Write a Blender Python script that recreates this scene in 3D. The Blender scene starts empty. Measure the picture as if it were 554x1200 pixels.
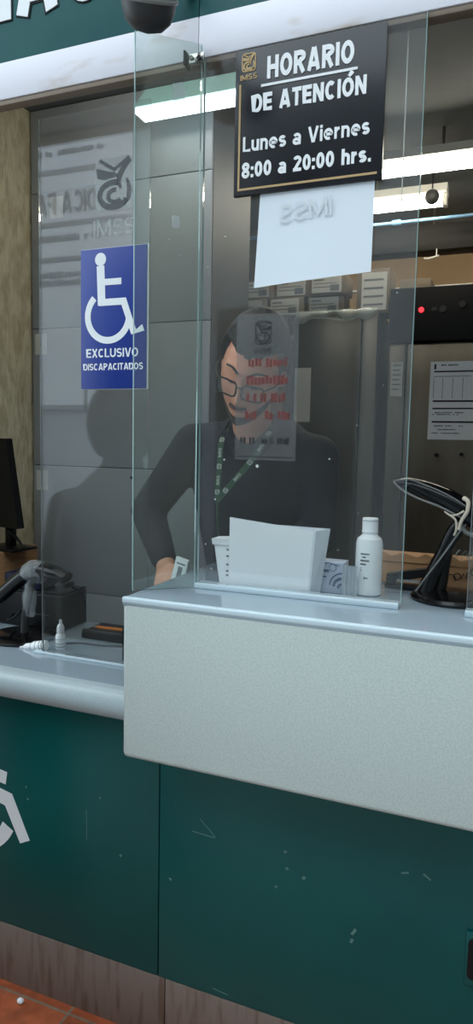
import bpy, bmesh, math, random
from mathutils import Vector, Matrix, Euler
random.seed(7)
PI = math.pi
scn = bpy.context.scene
COL = scn.collection

# ------------------------------------------------------------------ colour
def lin(c):
    return tuple(((v/255)/12.92 if v/255 <= .04045 else ((v/255+.055)/1.055)**2.4) for v in c)

# ------------------------------------------------------------------ materials
def mat(name, c, rough=.5, metal=0., spec=.5, coat=0., noise=None, bump=None, emit=None, alpha=None, coat_rough=.08):
    m = bpy.data.materials.new(name); m.use_nodes = True
    nt = m.node_tree; n = nt.nodes; L = nt.links
    b = n['Principled BSDF']
    col = lin(c)
    b.inputs['Base Color'].default_value = (*col, 1)
    b.inputs['Roughness'].default_value = rough
    b.inputs['Metallic'].default_value = metal
    b.inputs['Specular IOR Level'].default_value = spec
    b.inputs['Coat Weight'].default_value = coat
    b.inputs['Coat Roughness'].default_value = coat_rough
    if alpha is not None: b.inputs['Alpha'].default_value = alpha
    if emit:
        b.inputs['Emission Color'].default_value = (*lin(emit[0]), 1)
        b.inputs['Emission Strength'].default_value = emit[1]
    if noise or bump:
        tc = n.new('ShaderNodeTexCoord')
    if noise:   # (second colour, scale, low, high, (sx,sy,sz))
        c2, sc, lo, hi, st = noise
        mp = n.new('ShaderNodeMapping'); mp.inputs['Scale'].default_value = st
        L.new(tc.outputs['Object'], mp.inputs['Vector'])
        t = n.new('ShaderNodeTexNoise'); t.inputs['Scale'].default_value = sc; t.inputs['Detail'].default_value = 4
        L.new(mp.outputs[0], t.inputs['Vector'])
        r = n.new('ShaderNodeMapRange'); r.inputs['From Min'].default_value = lo; r.inputs['From Max'].default_value = hi
        L.new(t.outputs['Fac'], r.inputs['Value'])
        mx = n.new('ShaderNodeMix'); mx.data_type = 'RGBA'
        mx.inputs[6].default_value = (*col, 1); mx.inputs[7].default_value = (*lin(c2), 1)
        L.new(r.outputs[0], mx.inputs[0]); L.new(mx.outputs[2], b.inputs['Base Color'])
    if bump:    # (scale, strength, distance, (sx,sy,sz))
        mp = n.new('ShaderNodeMapping'); mp.inputs['Scale'].default_value = bump[3]
        L.new(tc.outputs['Object'], mp.inputs['Vector'])
        t = n.new('ShaderNodeTexNoise'); t.inputs['Scale'].default_value = bump[0]; t.inputs['Detail'].default_value = 5
        L.new(mp.outputs[0], t.inputs['Vector'])
        bp = n.new('ShaderNodeBump'); bp.inputs['Strength'].default_value = bump[1]; bp.inputs['Distance'].default_value = bump[2]
        L.new(t.outputs['Fac'], bp.inputs['Height']); L.new(bp.outputs[0], b.inputs['Normal'])
    return m

def glass(name, tint=(254, 255, 255), dirt=.02, f0=.045, k=1.0):
    """clear pane: see-through, mirror-like by the angle, with a little dust"""
    m = bpy.data.materials.new(name); m.use_nodes = True
    nt = m.node_tree; n = nt.nodes; L = nt.links; n.clear()
    out = n.new('ShaderNodeOutputMaterial')
    tr = n.new('ShaderNodeBsdfTransparent'); tr.inputs[0].default_value = (*lin(tint), 1)
    gl = n.new('ShaderNodeBsdfGlossy'); gl.inputs['Roughness'].default_value = .0; gl.inputs[0].default_value = (.95, .97, 1, 1)
    lw = n.new('ShaderNodeLayerWeight'); lw.inputs['Blend'].default_value = .5
    p = n.new('ShaderNodeMath'); p.operation = 'POWER'; p.inputs[1].default_value = 4.2
    L.new(lw.outputs['Facing'], p.inputs[0])
    ml = n.new('ShaderNodeMath'); ml.operation = 'MULTIPLY_ADD'; ml.inputs[1].default_value = .9*k; ml.inputs[2].default_value = f0*k
    L.new(p.outputs[0], ml.inputs[0])
    mx = n.new('ShaderNodeMixShader'); L.new(ml.outputs[0], mx.inputs[0])
    L.new(tr.outputs[0], mx.inputs[1]); L.new(gl.outputs[0], mx.inputs[2])
    tc = n.new('ShaderNodeTexCoord')
    t = n.new('ShaderNodeTexNoise'); t.inputs['Scale'].default_value = 5; t.inputs['Detail'].default_value = 8; t.inputs['Roughness'].default_value = .7
    L.new(tc.outputs['Object'], t.inputs['Vector'])
    r = n.new('ShaderNodeMapRange'); r.inputs['From Min'].default_value = .35; r.inputs['From Max'].default_value = .75
    r.inputs['To Min'].default_value = dirt*.4; r.inputs['To Max'].default_value = dirt*1.8
    L.new(t.outputs['Fac'], r.inputs['Value'])
    df = n.new('ShaderNodeBsdfDiffuse'); df.inputs[0].default_value = (.6, .6, .58, 1)
    m2 = n.new('ShaderNodeMixShader'); L.new(r.outputs[0], m2.inputs[0])
    L.new(mx.outputs[0], m2.inputs[1]); L.new(df.outputs[0], m2.inputs[2])
    L.new(m2.outputs[0], out.inputs['Surface'])
    return m

def film(name, c, a, rough=.2):
    """thin see-through plastic of opacity a"""
    m = mat(name, c, rough, alpha=a); return m

def tiles(name, c1, c2, grout, sx, sy, rot=0, rough=.4):
    m = mat(name, c1, rough); nt = m.node_tree; n = nt.nodes; L = nt.links; b = n['Principled BSDF']
    tc = n.new('ShaderNodeTexCoord'); mp = n.new('ShaderNodeMapping'); mp.inputs['Rotation'].default_value = (0, 0, rot)
    L.new(tc.outputs['Object'], mp.inputs['Vector'])
    br = n.new('ShaderNodeTexBrick'); br.offset = 0; br.inputs['Scale'].default_value = 1
    br.inputs['Color1'].default_value = (*lin(c1), 1); br.inputs['Color2'].default_value = (*lin(c2), 1)
    br.inputs['Mortar'].default_value = (*lin(grout), 1); br.inputs['Mortar Size'].default_value = .004
    br.inputs['Brick Width'].default_value = sx; br.inputs['Row Height'].default_value = sy
    L.new(mp.outputs[0], br.inputs['Vector'])
    t = n.new('ShaderNodeTexNoise'); t.inputs['Scale'].default_value = 22; t.inputs['Detail'].default_value = 6
    L.new(tc.outputs['Object'], t.inputs['Vector'])
    r = n.new('ShaderNodeMapRange'); r.inputs['From Min'].default_value = .3; r.inputs['From Max'].default_value = .7
    r.inputs['To Min'].default_value = .6; r.inputs['To Max'].default_value = 1.25
    L.new(t.outputs['Fac'], r.inputs['Value'])
    mx = n.new('ShaderNodeMix'); mx.data_type = 'RGBA'; mx.blend_type = 'MULTIPLY'; mx.inputs[0].default_value = 1
    L.new(br.outputs['Color'], mx.inputs[6]); L.new(r.outputs[0], mx.inputs[7]); L.new(mx.outputs[2], b.inputs['Base Color'])
    return m

def streaky(name, c, c2):
    """brushed skirting metal with rusty drips of their own shape"""
    m = mat(name, c, .55, .0, noise=(c2, 9, .5, .68, (6, 6, .7)), bump=(60, .25, .002, (1, 1, .2))); return m

M = dict(
 green = mat('green_laminate', (0, 76, 76), .33, spec=.32, noise=((2, 86, 84), 2.5, .35, .7, (1, 1, 1)), bump=(4, .05, .004, (1, 1, 1))),
 fascia_green = mat('fascia_green', (28, 84, 86), .45, noise=((36, 92, 92), 5, .4, .7, (1, 1, 1))),
 band = mat('white_band', (232, 228, 236), .5, noise=((205, 190, 182), 6, .58, .75, (1, 1, 3))),
 trim = mat('brown_trim', (128, 112, 98), .5, .3),
 dark = mat('dark_gap', (14, 14, 14), .8),
 kick = streaky('kick_plate_metal', (120, 106, 98), (100, 82, 70)),
 solid = mat('speckled_solid_surface', (198, 204, 201), .42, coat=.25, noise=((187, 195, 191), 260, .45, .55, (1, 1, 1))),
 solid_top_sky = mat('smooth_solid_sky_tint', (150, 164, 174), .12, coat=.5),  # sky reflection on the counter tops is put into this bluer grey
 nose = mat('bullnose_surface', (176, 188, 192), .3, coat=.15, noise=((170, 182, 186), 200, .45, .6, (1, 1, 1))),
 rail = mat('white_rail', (200, 214, 222), .3),
 glass = glass('clear_glass', dirt=.02), glass_left = glass('clear_glass_left', dirt=.02, k=2.3),
 glass_side = glass('clear_glass_side', tint=(246, 252, 250), dirt=.03, k=1.5),
 edge = mat('glass_edge', (150, 182, 180), .15, emit=None), edge_grey = mat('glass_edge_grey', (128, 134, 134), .2),
 chrome = mat('chrome', (200, 195, 188), .18, 1.), steel = mat('satin_steel', (120, 116, 108), .35, .7),
 black = mat('black_plastic', (12, 12, 14), .4, spec=.3), black_gloss = mat('gloss_black_plastic', (9, 9, 12), .16, spec=.35),
 black_matt = mat('matt_black', (15, 15, 17), .6, spec=.25), char = mat('charcoal', (52, 52, 52), .6),
 speaker = mat('speaker_casing', (38, 38, 40), .45), ring = mat('grey_ring', (125, 125, 122), .35),
 white = mat('white_paint', (232, 233, 235), .5), paper = mat('white_paper', (226, 232, 240), .8),
 card = mat('white_card', (246, 249, 250), .5), card_in = mat('card_inside', (232, 238, 244), .6),
 sign = mat('black_sign_acrylic', (24, 24, 30), .25), sign_w = mat('sign_white', (240, 240, 242), .5),
 gold = mat('gold_print', (190, 158, 112), .45), ink = mat('black_ink', (25, 25, 28), .7), grey_ink = mat('grey_ink', (120, 124, 128), .7),
 shade_ink = mat('faint_grey_print', (214, 219, 223), .8),
 blue = mat('blue_sign', (24, 52, 140), .35),
 frost = film('frosted_film', (190, 196, 198), .34, .6), frost_in = film('frosted_film_gap', (84, 88, 92), .40, .6),
 poster_reflection = film('grey_poster_reflection', (146, 144, 146), .22, .3), red_ink = film('reflected_red_print', (150, 30, 22), .55, .6), dk_ink = film('reflected_dark_print', (14, 14, 18), .8, .6),  # film and inks of the painted poster reflection
 skin = mat('skin', (222, 160, 130), .5, noise=((210, 142, 114), 30, .4, .7, (1, 1, 1))),
 hair = mat('dark_hair', (26, 22, 21), .55, bump=(120, .6, .004, (1, 1, 4))),
 beard = mat('beard', (62, 46, 40), .7, bump=(220, .6, .002, (1, 1, 1))), lip = mat('lip', (165, 95, 85), .5),
 navy = mat('navy_cloth', (20, 22, 34), .85, bump=(5, .25, .01, (1, 1, .4))),
 lanyard = mat('green_lanyard', (52, 84, 62), .7), lan_w = mat('lanyard_white', (198, 206, 196), .7),
 shirt2 = mat('dark_slate_cloth', (34, 37, 42), .85), trousers = mat('dark_trousers', (40, 42, 48), .85),
 cabinet = mat('grey_cabinet', (158, 162, 165), .6, noise=((146, 150, 155), 4, .35, .7, (1, 1, .5))),
 fridge = mat('grey_brown_steel', (112, 106, 94), .32, .35, noise=((92, 86, 74), 3, .35, .7, (3, 3, .4))),
 fridge_dk = mat('dark_steel', (78, 74, 64), .3, .4, noise=((62, 58, 48), 3, .35, .7, (3, 3, .4))),
 stucco = mat('khaki_stucco', (232, 222, 190), .9, noise=((205, 192, 156), 30, .4, .65, (1, 1, .5)), bump=(45, .7, .012, (1, 1, .35))),
 tan = mat('tan_wall', (150, 128, 96), .85, noise=((136, 114, 84), 3, .4, .7, (1, 1, 1))),
 ceil = mat('ceiling_paint', (98, 102, 102), .9, noise=((84, 88, 88), 3, .4, .7, (1, 1, 1))),
 floor = tiles('terracotta_tiles', (160, 82, 50), (142, 70, 42), (120, 100, 84), .30, .30, rot=.0),
 kraft = mat('kraft_cardboard', (176, 132, 92), .8, noise=((160, 118, 80), 14, .4, .65, (1, 1, 6))),
 carton = mat('grey_carton', (130, 118, 104), .8), label = mat('paper_label', (205, 205, 200), .7),
 tube = mat('lit_tube', (255, 255, 250), .5, emit=((255, 248, 228), 22.)), led = mat('red_led', (120, 10, 10), .4, emit=((255, 40, 50), 3.)),
 tube_fill = mat('lit_tube_fill', (255, 255, 250), .5, emit=((255, 248, 235), 11.)),  # glow of the added fill tubes only
 tube_cool = mat('lit_tube_cool', (255, 255, 255), .5, emit=((240, 250, 255), 5.)),
 teal_refl = mat('lamp_housing_reflection', (150, 190, 190), .3), lamp_w = mat('lamp_white', (222, 220, 212), .4),  # turquoise reflection is put into the housing colour
 pipe = mat('blue_conduit', (110, 150, 185), .4), beam = mat('black_beam', (22, 20, 18), .7),
 plaster = mat('street_plaster', (140, 143, 146), .9, noise=((124, 127, 130), 1.2, .35, .7, (1, 1, 1))),
 sky_block = mat('sky_block_plaster', (118, 112, 104), .9, noise=((92, 88, 82), 1.5, .35, .7, (1, 1, .6))),
 bounce_ground = mat('grey_bounce_ground', (176, 178, 176), .9, noise=((160, 162, 160), 3, .35, .7, (1, 1, 1))),
 dark_backdrop = mat('dark_backdrop_paint', (60, 62, 60), .6), board_dk = mat('board_lines', (112, 114, 118), .7), board_w = mat('board_white', (176, 178, 182), .8),
 bottle = mat('white_bottle', (240, 243, 243), .3, coat=.3), bag = film('clear_bag', (200, 205, 208), .27, .05),
 rubber = mat('tan_rubber_band', (205, 190, 172), .6), orange = mat('orange_pencil', (210, 120, 40), .5),
 blister = film('clear_plastic', (200, 210, 216), .55, .1), boxart = mat('pale_blue_box', (188, 198, 216), .5),
 box_ink = mat('blue_grey_print', (92, 104, 134), .6), speck = mat('white_speck', (225, 228, 226), .6), scratch = mat('scratch_mark', (92, 128, 124), .6),
 plastic_sheet = film('plastic_sheet', (210, 220, 216), .35, .12), navy_box = mat('dark_blue_plastic', (22, 24, 52), .4), grime = mat('grime_grey', (120, 120, 118), .7),
)

# ------------------------------------------------------------------ mesh builder
class MB:
    def __init__(s): s.b = bmesh.new()
    def _x(s, vs, mtx):
        if mtx is not None: bmesh.ops.transform(s.b, matrix=mtx, verts=vs)
    def box(s, x0, x1, y0, y1, z0, z1, bev=0, seg=2, m=None):
        r = bmesh.ops.create_cube(s.b, size=1)['verts']
        for v in r: v.co = Vector(((x0+x1)/2+v.co.x*(x1-x0), (y0+y1)/2+v.co.y*(y1-y0), (z0+z1)/2+v.co.z*(z1-z0)))
        if bev:
            es = list({e for v in r for e in v.link_edges})
            q = bmesh.ops.bevel(s.b, geom=es, offset=bev, segments=seg, affect='EDGES', profile=.5)
            r = list({v for f in q['faces'] for v in f.verts} | {v for v in r if v.is_valid})
        s._x(r, m); return s
    def cone(s, p, q, r0, r1, n=20):
        p, q = Vector(p), Vector(q); d = q-p
        mt = Matrix.Translation((p+q)/2) @ d.to_track_quat('Z', 'Y').to_matrix().to_4x4()
        bmesh.ops.create_cone(s.b, cap_ends=True, segments=n, radius1=r0, radius2=r1, depth=d.length, matrix=mt); return s
    def cyl(s, p, q, r, n=20): return s.cone(p, q, r, r, n)
    def ball(s, c, r, n=16, sc=(1, 1, 1), m=None):
        mt = Matrix.Translation(c) @ (m or Matrix.Identity(4)) @ Matrix.Diagonal((*[r*k for k in sc], 1))
        bmesh.ops.create_uvsphere(s.b, u_segments=n, v_segments=max(8, n*2//3), radius=1, matrix=mt); return s
    def capsule(s, p, q, r0, r1, n=16):
        s.cone(p, q, r0, r1, n); s.ball(p, r0*1.001, n); s.ball(q, r1*1.001, n); return s
    def lathe(s, prof, c, n=28, m=None):
        """prof: [(r,z)...] spun about local z"""
        rings = []; vs = []
        for r, z in prof:
            if r < 1e-6: k = [s.b.verts.new((0, 0, z))]
            else: k = [s.b.verts.new((r*math.cos(2*PI*i/n), r*math.sin(2*PI*i/n), z)) for i in range(n)]
            rings.append(k); vs += k
        for a, b in zip(rings, rings[1:]):
            for i in range(n):
                j = (i+1) % n
                if len(a) == 1 and len(b) == 1: continue
                if len(a) == 1: s.b.faces.new((a[0], b[i], b[j]))
                elif len(b) == 1: s.b.faces.new((a[i], a[j], b[0]))
                else: s.b.faces.new((a[i], a[j], b[j], b[i]))
        for k in (rings[0], rings[-1]):
            if len(k) > 1: s.b.faces.new(k)
        s._x(vs, Matrix.Translation(c) @ (m or Matrix.Identity(4))); return s
    def loft(s, rings):
        """rings: lists of equal length of points; closed, capped"""
        R = [[s.b.verts.new(p) for p in r] for r in rings]; n = len(R[0])
        for a, b in zip(R, R[1:]):
            for i in range(n):
                j = (i+1) % n; s.b.faces.new((a[i], a[j], b[j], b[i]))
        s.b.faces.new(R[0]); s.b.faces.new(R[-1]); return s
    def tube(s, pts, r, n=8, sub=4):
        pts = smooth(pts, sub) if sub else [Vector(p) for p in pts]
        rs = r if callable(r) else (lambda t: r)
        up = None; rings = []
        for i, p in enumerate(pts):
            t = (pts[min(i+1, len(pts)-1)]-pts[max(i-1, 0)]).normalized()
            if up is None: up = t.orthogonal().normalized()
            up = (up-t*up.dot(t)).normalized(); w = t.cross(up); rr = rs(i/(len(pts)-1))
            rings.append([p+up*rr*math.cos(2*PI*k/n)+w*rr*math.sin(2*PI*k/n) for k in range(n)])
        return s.loft(rings)
    def prism(s, poly, y0, y1, m=None):
        """poly in x,z; thickness from y0 to y1"""
        a = [s.b.verts.new((x, y0, z)) for x, z in poly]; b = [s.b.verts.new((x, y1, z)) for x, z in poly]; n = len(poly)
        s.b.faces.new(a); s.b.faces.new(b[::-1])
        for i in range(n): s.b.faces.new((a[i], b[i], b[(i+1) % n], a[(i+1) % n]))
        s._x(a+b, m); return s
    def stroke(s, pts, w, y0, y1, m=None, closed=False):
        """flat ribbon of width w (or list of widths) along x,z points"""
        P = [Vector(p) for p in pts]; n = len(P); ws = w if isinstance(w, (list, tuple)) else [w]*n
        A = []; B = []
        for i, p in enumerate(P):
            a = P[(i-1) % n] if (closed or i) else P[i]; b = P[(i+1) % n] if (closed or i < n-1) else P[i]
            t = (b-a).normalized(); k = 1.
            if (closed or 0 < i < n-1):
                u = (P[i]-a).normalized(); k = 1/max(.5, abs(u.dot(t)))
            nn = Vector((-t.y, t.x))*ws[i]/2*k; A.append(p+nn); B.append(p-nn)
        vs = []
        for i in range(n if closed else n-1):
            j = (i+1) % n
            s.prism_raw([A[i], A[j], B[j], B[i]], y0, y1, vs)
        s._x(vs, m); return s
    def prism_raw(s, poly, y0, y1, vs):
        a = [s.b.verts.new((p.x, y0, p.y)) for p in poly]; b = [s.b.verts.new((p.x, y1, p.y)) for p in poly]; n = len(poly)
        s.b.faces.new(a); s.b.faces.new(b[::-1])
        for i in range(n): s.b.faces.new((a[i], b[i], b[(i+1) % n], a[(i+1) % n]))
        vs += a+b
    def add(s, me, mtx=None):
        k = len(s.b.verts); s.b.from_mesh(me); s.b.verts.ensure_lookup_table()
        if mtx is not None: bmesh.ops.transform(s.b, matrix=mtx, verts=s.b.verts[k:])
        return s
    def mesh(s, name='m'):
        bmesh.ops.recalc_face_normals(s.b, faces=s.b.faces[:])
        me = bpy.data.meshes.new(name); s.b.to_mesh(me); s.b.free(); return me

def smooth(pts, sub=6):
    P = [Vector(p) for p in pts]; out = []
    for i in range(len(P)-1):
        a = P[max(i-1, 0)]; b = P[i]; c = P[i+1]; d = P[min(i+2, len(P)-1)]
        for k in range(sub):
            t = k/sub
            out.append(.5*((2*b)+(c-a)*t+(2*a-5*b+4*c-d)*t*t+(3*b-a-3*c+d)*t**3))
    return out+[P[-1]]

def arc(cx, cz, r, a0, a1, n=24, ry=None):
    return [(cx+r*math.cos(math.radians(a0+(a1-a0)*i/n)), cz+(ry or r)*math.sin(math.radians(a0+(a1-a0)*i/n))) for i in range(n+1)]
def rrect(x0, z0, x1, z1, r, n=6):
    o = []
    for cx, cz, a in ((x1-r, z1-r, 0), (x0+r, z1-r, 90), (x0+r, z0+r, 180), (x1-r, z0+r, 270)):
        o += arc(cx, cz, r, a, a+90, n)
    return o

def finish(me, name, material, shade=True, angle=35):
    me.materials.append(material)
    if shade:
        for p in me.polygons: p.use_smooth = True
        try: me.set_sharp_from_angle(angle=math.radians(angle))
        except Exception: pass
    return me

def meta(o, label=None, cat=None, group=None, kind=None):
    if label: o['label'] = label
    if cat: o['category'] = cat
    if group: o['group'] = group
    if kind: o['kind'] = kind
    return o

def root(name, loc, label, cat, group=None, rz=0):
    o = bpy.data.objects.new(name, None); COL.objects.link(o); o.location = loc; o.rotation_euler = (0, 0, rz)
    o.empty_display_size = .05
    return meta(o, label, cat, group)

def part(name, mb, material, parent, label=None, local=False, kind=None, angle=35):
    """mesh built in world coordinates (or parent coordinates if local) under its parent"""
    me = mb.mesh(name) if isinstance(mb, MB) else mb
    o = bpy.data.objects.new(name, finish(me, name, material, angle=angle)); COL.objects.link(o)
    o.parent = parent
    if not local:
        w = Matrix.Identity(4); q = parent; chain = []
        while q is not None: chain.append(q); q = q.parent
        for q in reversed(chain): w = w @ (Matrix.Translation(q.location) @ q.rotation_euler.to_matrix().to_4x4())
        me.transform(w.inverted())
    if label: o['label'] = label
    if kind: o['kind'] = kind
    return o

def thing(name, mb, material, label=None, cat=None, group=None, kind=None, angle=35):
    """a thing made of one mesh, origin at the middle of its underside"""
    me = mb.mesh(name) if isinstance(mb, MB) else mb
    xs = [v.co for v in me.vertices]
    c = Vector(((min(v.x for v in xs)+max(v.x for v in xs))/2, (min(v.y for v in xs)+max(v.y for v in xs))/2, min(v.z for v in xs)))
    me.transform(Matrix.Translation(-c))
    o = bpy.data.objects.new(name, finish(me, name, material, angle=angle)); COL.objects.link(o); o.location = c
    return meta(o, label, cat, group, kind)
def struct(name, mb, material): return thing(name, mb, material, kind='structure')

# text: heavy grotesque letters drawn as strokes ------------------------
def glyph(ch, w):
    """centre lines of a letter in a cell of cap height 1; returns (cell width, [(points, closed)])"""
    h = w/2; D = {'W': .74}
    def pack(W, *ls): return W, [(l, False) for l in ls]
    xh = .74
    if ch == ' ': return .34, []
    if ch == 'I': return w, [([(h, 0), (h, 1)], False)]
    if ch in '.:':
        L_ = [([(h, 0), (h, w)], False)]
        if ch == ':': L_.append(([(h, xh-w-.03), (h, xh-.03)], False))
        return w, L_
    if ch == 'i': return w, [([(h, 0), (h, xh)], False), ([(h, .82), (h, 1)], False)]
    W = {'M': .95, 'O': .80, 'D': .76, 'E': .64, 'L': .60, 'T': .68, 'C': .76, 'A': .84, 'V': .82, 'X': .78, 'S': .70, 'P': .70, 'F': .62, 'G': .78,
         'r': .42, 's': .56, 'a': .60, 'e': .68, 'u': .60, 'n': .60, 'h': .60, '0': .60, '8': .62, '2': .62}.get(ch, .76)
    l, r, m, t, b_ = h, W-h, W/2, 1-h, h; rx = W/2-h
    if ch == 'H': return pack(W, [(l, 0), (l, 1)], [(r, 0), (r, 1)], [(l, .5), (r, .5)])
    if ch in 'O0': return W, [(arc(m, .5, rx, 0, 360, 28, .5-h)[:-1], True)]
    if ch == '8': return W, [(arc(m, .74, rx*.92, 0, 360, 20, .26-h*.8)[:-1], True), (arc(m, .27, rx, 0, 360, 20, .29-h)[:-1], True)]
    if ch == 'D': return W, [([(l, b_), (m, b_)]+arc(m, .5, rx, -80, 80, 12, .5-h)+[(m, t), (l, t)], True)]
    if ch in 'PR':
        o = [([(l, 0), (l, 1)], False), ([(l, t), (m, t)]+arc(m, .73, rx, 75, -75, 8, .27-h)+[(m, .46), (l, .46)], False)]
        if ch == 'R': o.append(([(m*.95, .46), (W-h*1.15, 0)], False))
        return W, o
    if ch == 'A': return W, [([(h*1.1, 0), (m-h*.25, 1)], False), ([(W-h*1.1, 0), (m+h*.25, 1)], False), ([(W*.25, .27), (W*.75, .27)], False)]
    if ch == 'V': return W, [([(h*1.1, 1), (m-h*.2, 0)], False), ([(W-h*1.1, 1), (m+h*.2, 0)], False)]
    if ch == 'X': return pack(W, [(h*1.2, 0), (W-h*1.2, 1)], [(W-h*1.2, 0), (h*1.2, 1)])
    if ch == 'M': return pack(W, [(l, 0), (l, 1)], [(r, 0), (r, 1)], [(l+.02, .98), (m, .12)], [(r-.02, .98), (m, .12)])
    if ch == 'N': return pack(W, [(l, 0), (l, 1)], [(r, 0), (r, 1)], [(l+.02, .95), (r-.02, .05)])
    if ch == 'E': return pack(W, [(W, t), (l, t), (l, b_), (W, b_)], [(l, .5), (W*.94, .5)])
    if ch == 'F': return pack(W, [(W, t), (l, t), (l, 0)], [(l, .5), (W*.9, .5)])
    if ch == 'L': return pack(W, [(l, 1), (l, b_), (W, b_)])
    if ch == 'T': return pack(W, [(0, t), (W, t)], [(m, 0), (m, 1)])
    if ch == 'C': return pack(W, arc(m, .5, rx, 48, 312, 22, .5-h))
    if ch == 'U': return pack(W, [(l, 1), (l, .36)]+arc(m, .36, rx, 190, 350, 10, .36-h)+[(r, .36), (r, 1)])
    if ch in 'Ss':
        k = 1 if ch == 'S' else xh; q = (k/2-h)/2
        return pack(W, arc(m, k/2+q, rx, 28, 270, 14, q)+arc(m, k/2-q, rx, 90, -152, 14, q)[1:])
    if ch in 'nh': return pack(W, [(l, 0), (l, 1 if ch == 'h' else xh)], [(l, .36)]+arc(m, .46, rx, 165, 10, 8, xh-h-.46)+[(r, .42), (r, 0)])
    if ch == 'u': return pack(W, [(r, 0), (r, xh)], [(l, xh), (l, .3)]+arc(m, .28, rx, 190, 345, 8, .28-h)+[(r, .38)])
    if ch == 'r': return pack(W, [(l, 0), (l, xh)], [(l, .38)]+arc(W*.95, .36, W*.95-l, 160, 95, 6, xh-h-.36))
    if ch == 'e': return pack(W, [(l, .37), (r, .37)]+arc(m, .37, rx, 8, 298, 20, xh/2-h))
    if ch == 'a': return W, [(arc(m, .5, rx, 155, 5, 10, xh-h-.5)+[(r, 0)], False), (arc(m-.02, .22, rx, 0, 360, 16, .22-h*.85)[:-1], True)]
    if ch == '2': return pack(W, arc(m, .72, rx, 165, -35, 14, .28-h)+[(l+.02, b_+.02)], [(0, b_), (W, b_)])
    return W, [([(0, 0), (W, 1)], False)]
def put_text(mb, s, x0, x1, z0, z1, y, depth=.0015, bold=.03, mirror=False, m=None, spacing=1.0, w=None):
    """letters fitted to the box x0..x1, z0..z1, standing proud of plane y towards -y"""
    w = w or .13+bold*1.6; gap = .10*spacing; G = [glyph(c, w) for c in s]; tot = sum(g[0] for g in G)+gap*(len(s)-1)
    kx = (x1-x0)/tot; kz = z1-z0; q = MB(); x = 0
    for i, (W, ls) in enumerate(G):
        for j, (pts, cl) in enumerate(ls):
            q.stroke([(x+a, b) for a, b in pts], w, -1-.02*j, 0, closed=cl)
        x += W+gap
    for v in q.b.verts:
        X = v.co.x*kx
        v.co = Vector((x1-X if mirror else x0+X, y+v.co.y*depth, z0+v.co.z*kz))
    t = q.mesh('t'); mb.add(t, m); bpy.data.meshes.remove(t); return mb

def emblem(mb, x0, z0, w, h, y, d=.0008, mirror=False, m=None, frame=True):
    """rounded tall frame with a bird head and mother shapes inside, as line work"""
    def T(pts): return [((x0+(w-px*w) if mirror else x0+px*w), z0+pz*h) for px, pz in pts]
    y1 = y-d
    if frame: mb.stroke(T(rrect(.04, .03, .96, .97, .16)), w*.075, y1, y, m, closed=True)
    mb.stroke(T([(.14, .93), (.5, .74), (.86, .93)]), w*.07, y1, y, m)
    mb.prism(T([(.06, .80), (.34, .72), (.5, .70), (.62, .62), (.42, .60), (.25, .58), (.08, .62)]), y1, y, m)
    mb.stroke(T([(.9, .88), (.74, .78), (.62, .62), (.60, .50), (.66, .40)]), [w*.05, w*.12, w*.13, w*.1, w*.05], y1, y, m)
    mb.stroke(T(arc(.48, .30, .34, 70, 335, 20, .22)), w*.12, y1, y, m)
    mb.stroke(T(arc(.52, .28, .17, 80, 320, 14, .11)), w*.09, y1, y, m)
    mb.stroke(T([(.80, .56), (.86, .40), (.84, .22), (.74, .10)]), [w*.05, w*.1, w*.1, w*.04], y1, y, m)
    return mb

def remesh(mb, voxel, smooth_it=6):
    me = mb.mesh('r'); o = bpy.data.objects.new('r', me); COL.objects.link(o)
    md = o.modifiers.new('r', 'REMESH'); md.mode = 'VOXEL'; md.voxel_size = voxel
    sm = o.modifiers.new('s', 'SMOOTH'); sm.iterations = smooth_it; sm.factor = .5
    dg = bpy.context.evaluated_depsgraph_get(); dg.update()
    out = bpy.data.meshes.new_from_object(o.evaluated_get(dg))
    bpy.data.objects.remove(o); bpy.data.meshes.remove(me); return out

# ================================================================== SETTING
struct('floor', MB().box(-6, 4, .75, 5, -.05, 0), M['floor'])
struct('bounce_ground', MB().box(-9, 4, -4.5, .7495, -.05, 0), M['bounce_ground'])  # added unseen grey ground, cuts the red bounce from the terracotta
struct('ceiling', MB().box(-1.9, 1.7, 1.4505, 4.3, 2.75, 2.83), M['ceil'])
struct('wall_back', MB().box(-1.9, 1.7, 4.2, 4.3, 0, 2.75), M['tan'])
struct('wall_right', MB().box(1.45, 3.0, 1.465, 1.599, 0, 3.1), M['stucco'])
struct('wall_left', MB().box(-1.9, -1.80, 1.465, 4.2, 0, 2.75), M['stucco'])
struct('wall_right', MB().box(1.6, 1.7, 1.6, 4.2, 0, 2.75), M['tan'])
struct('wall_sky_block', MB().box(2.9, 3.1, -4.45, 1.45, 0, 5.0), M['sky_block'])  # added unseen wall, keeps bright sky out of the side pane reflection
struct('wall_street', MB().box(-9, 5, -4.7, -4.5, 0, 6.2), M['plaster'])

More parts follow.
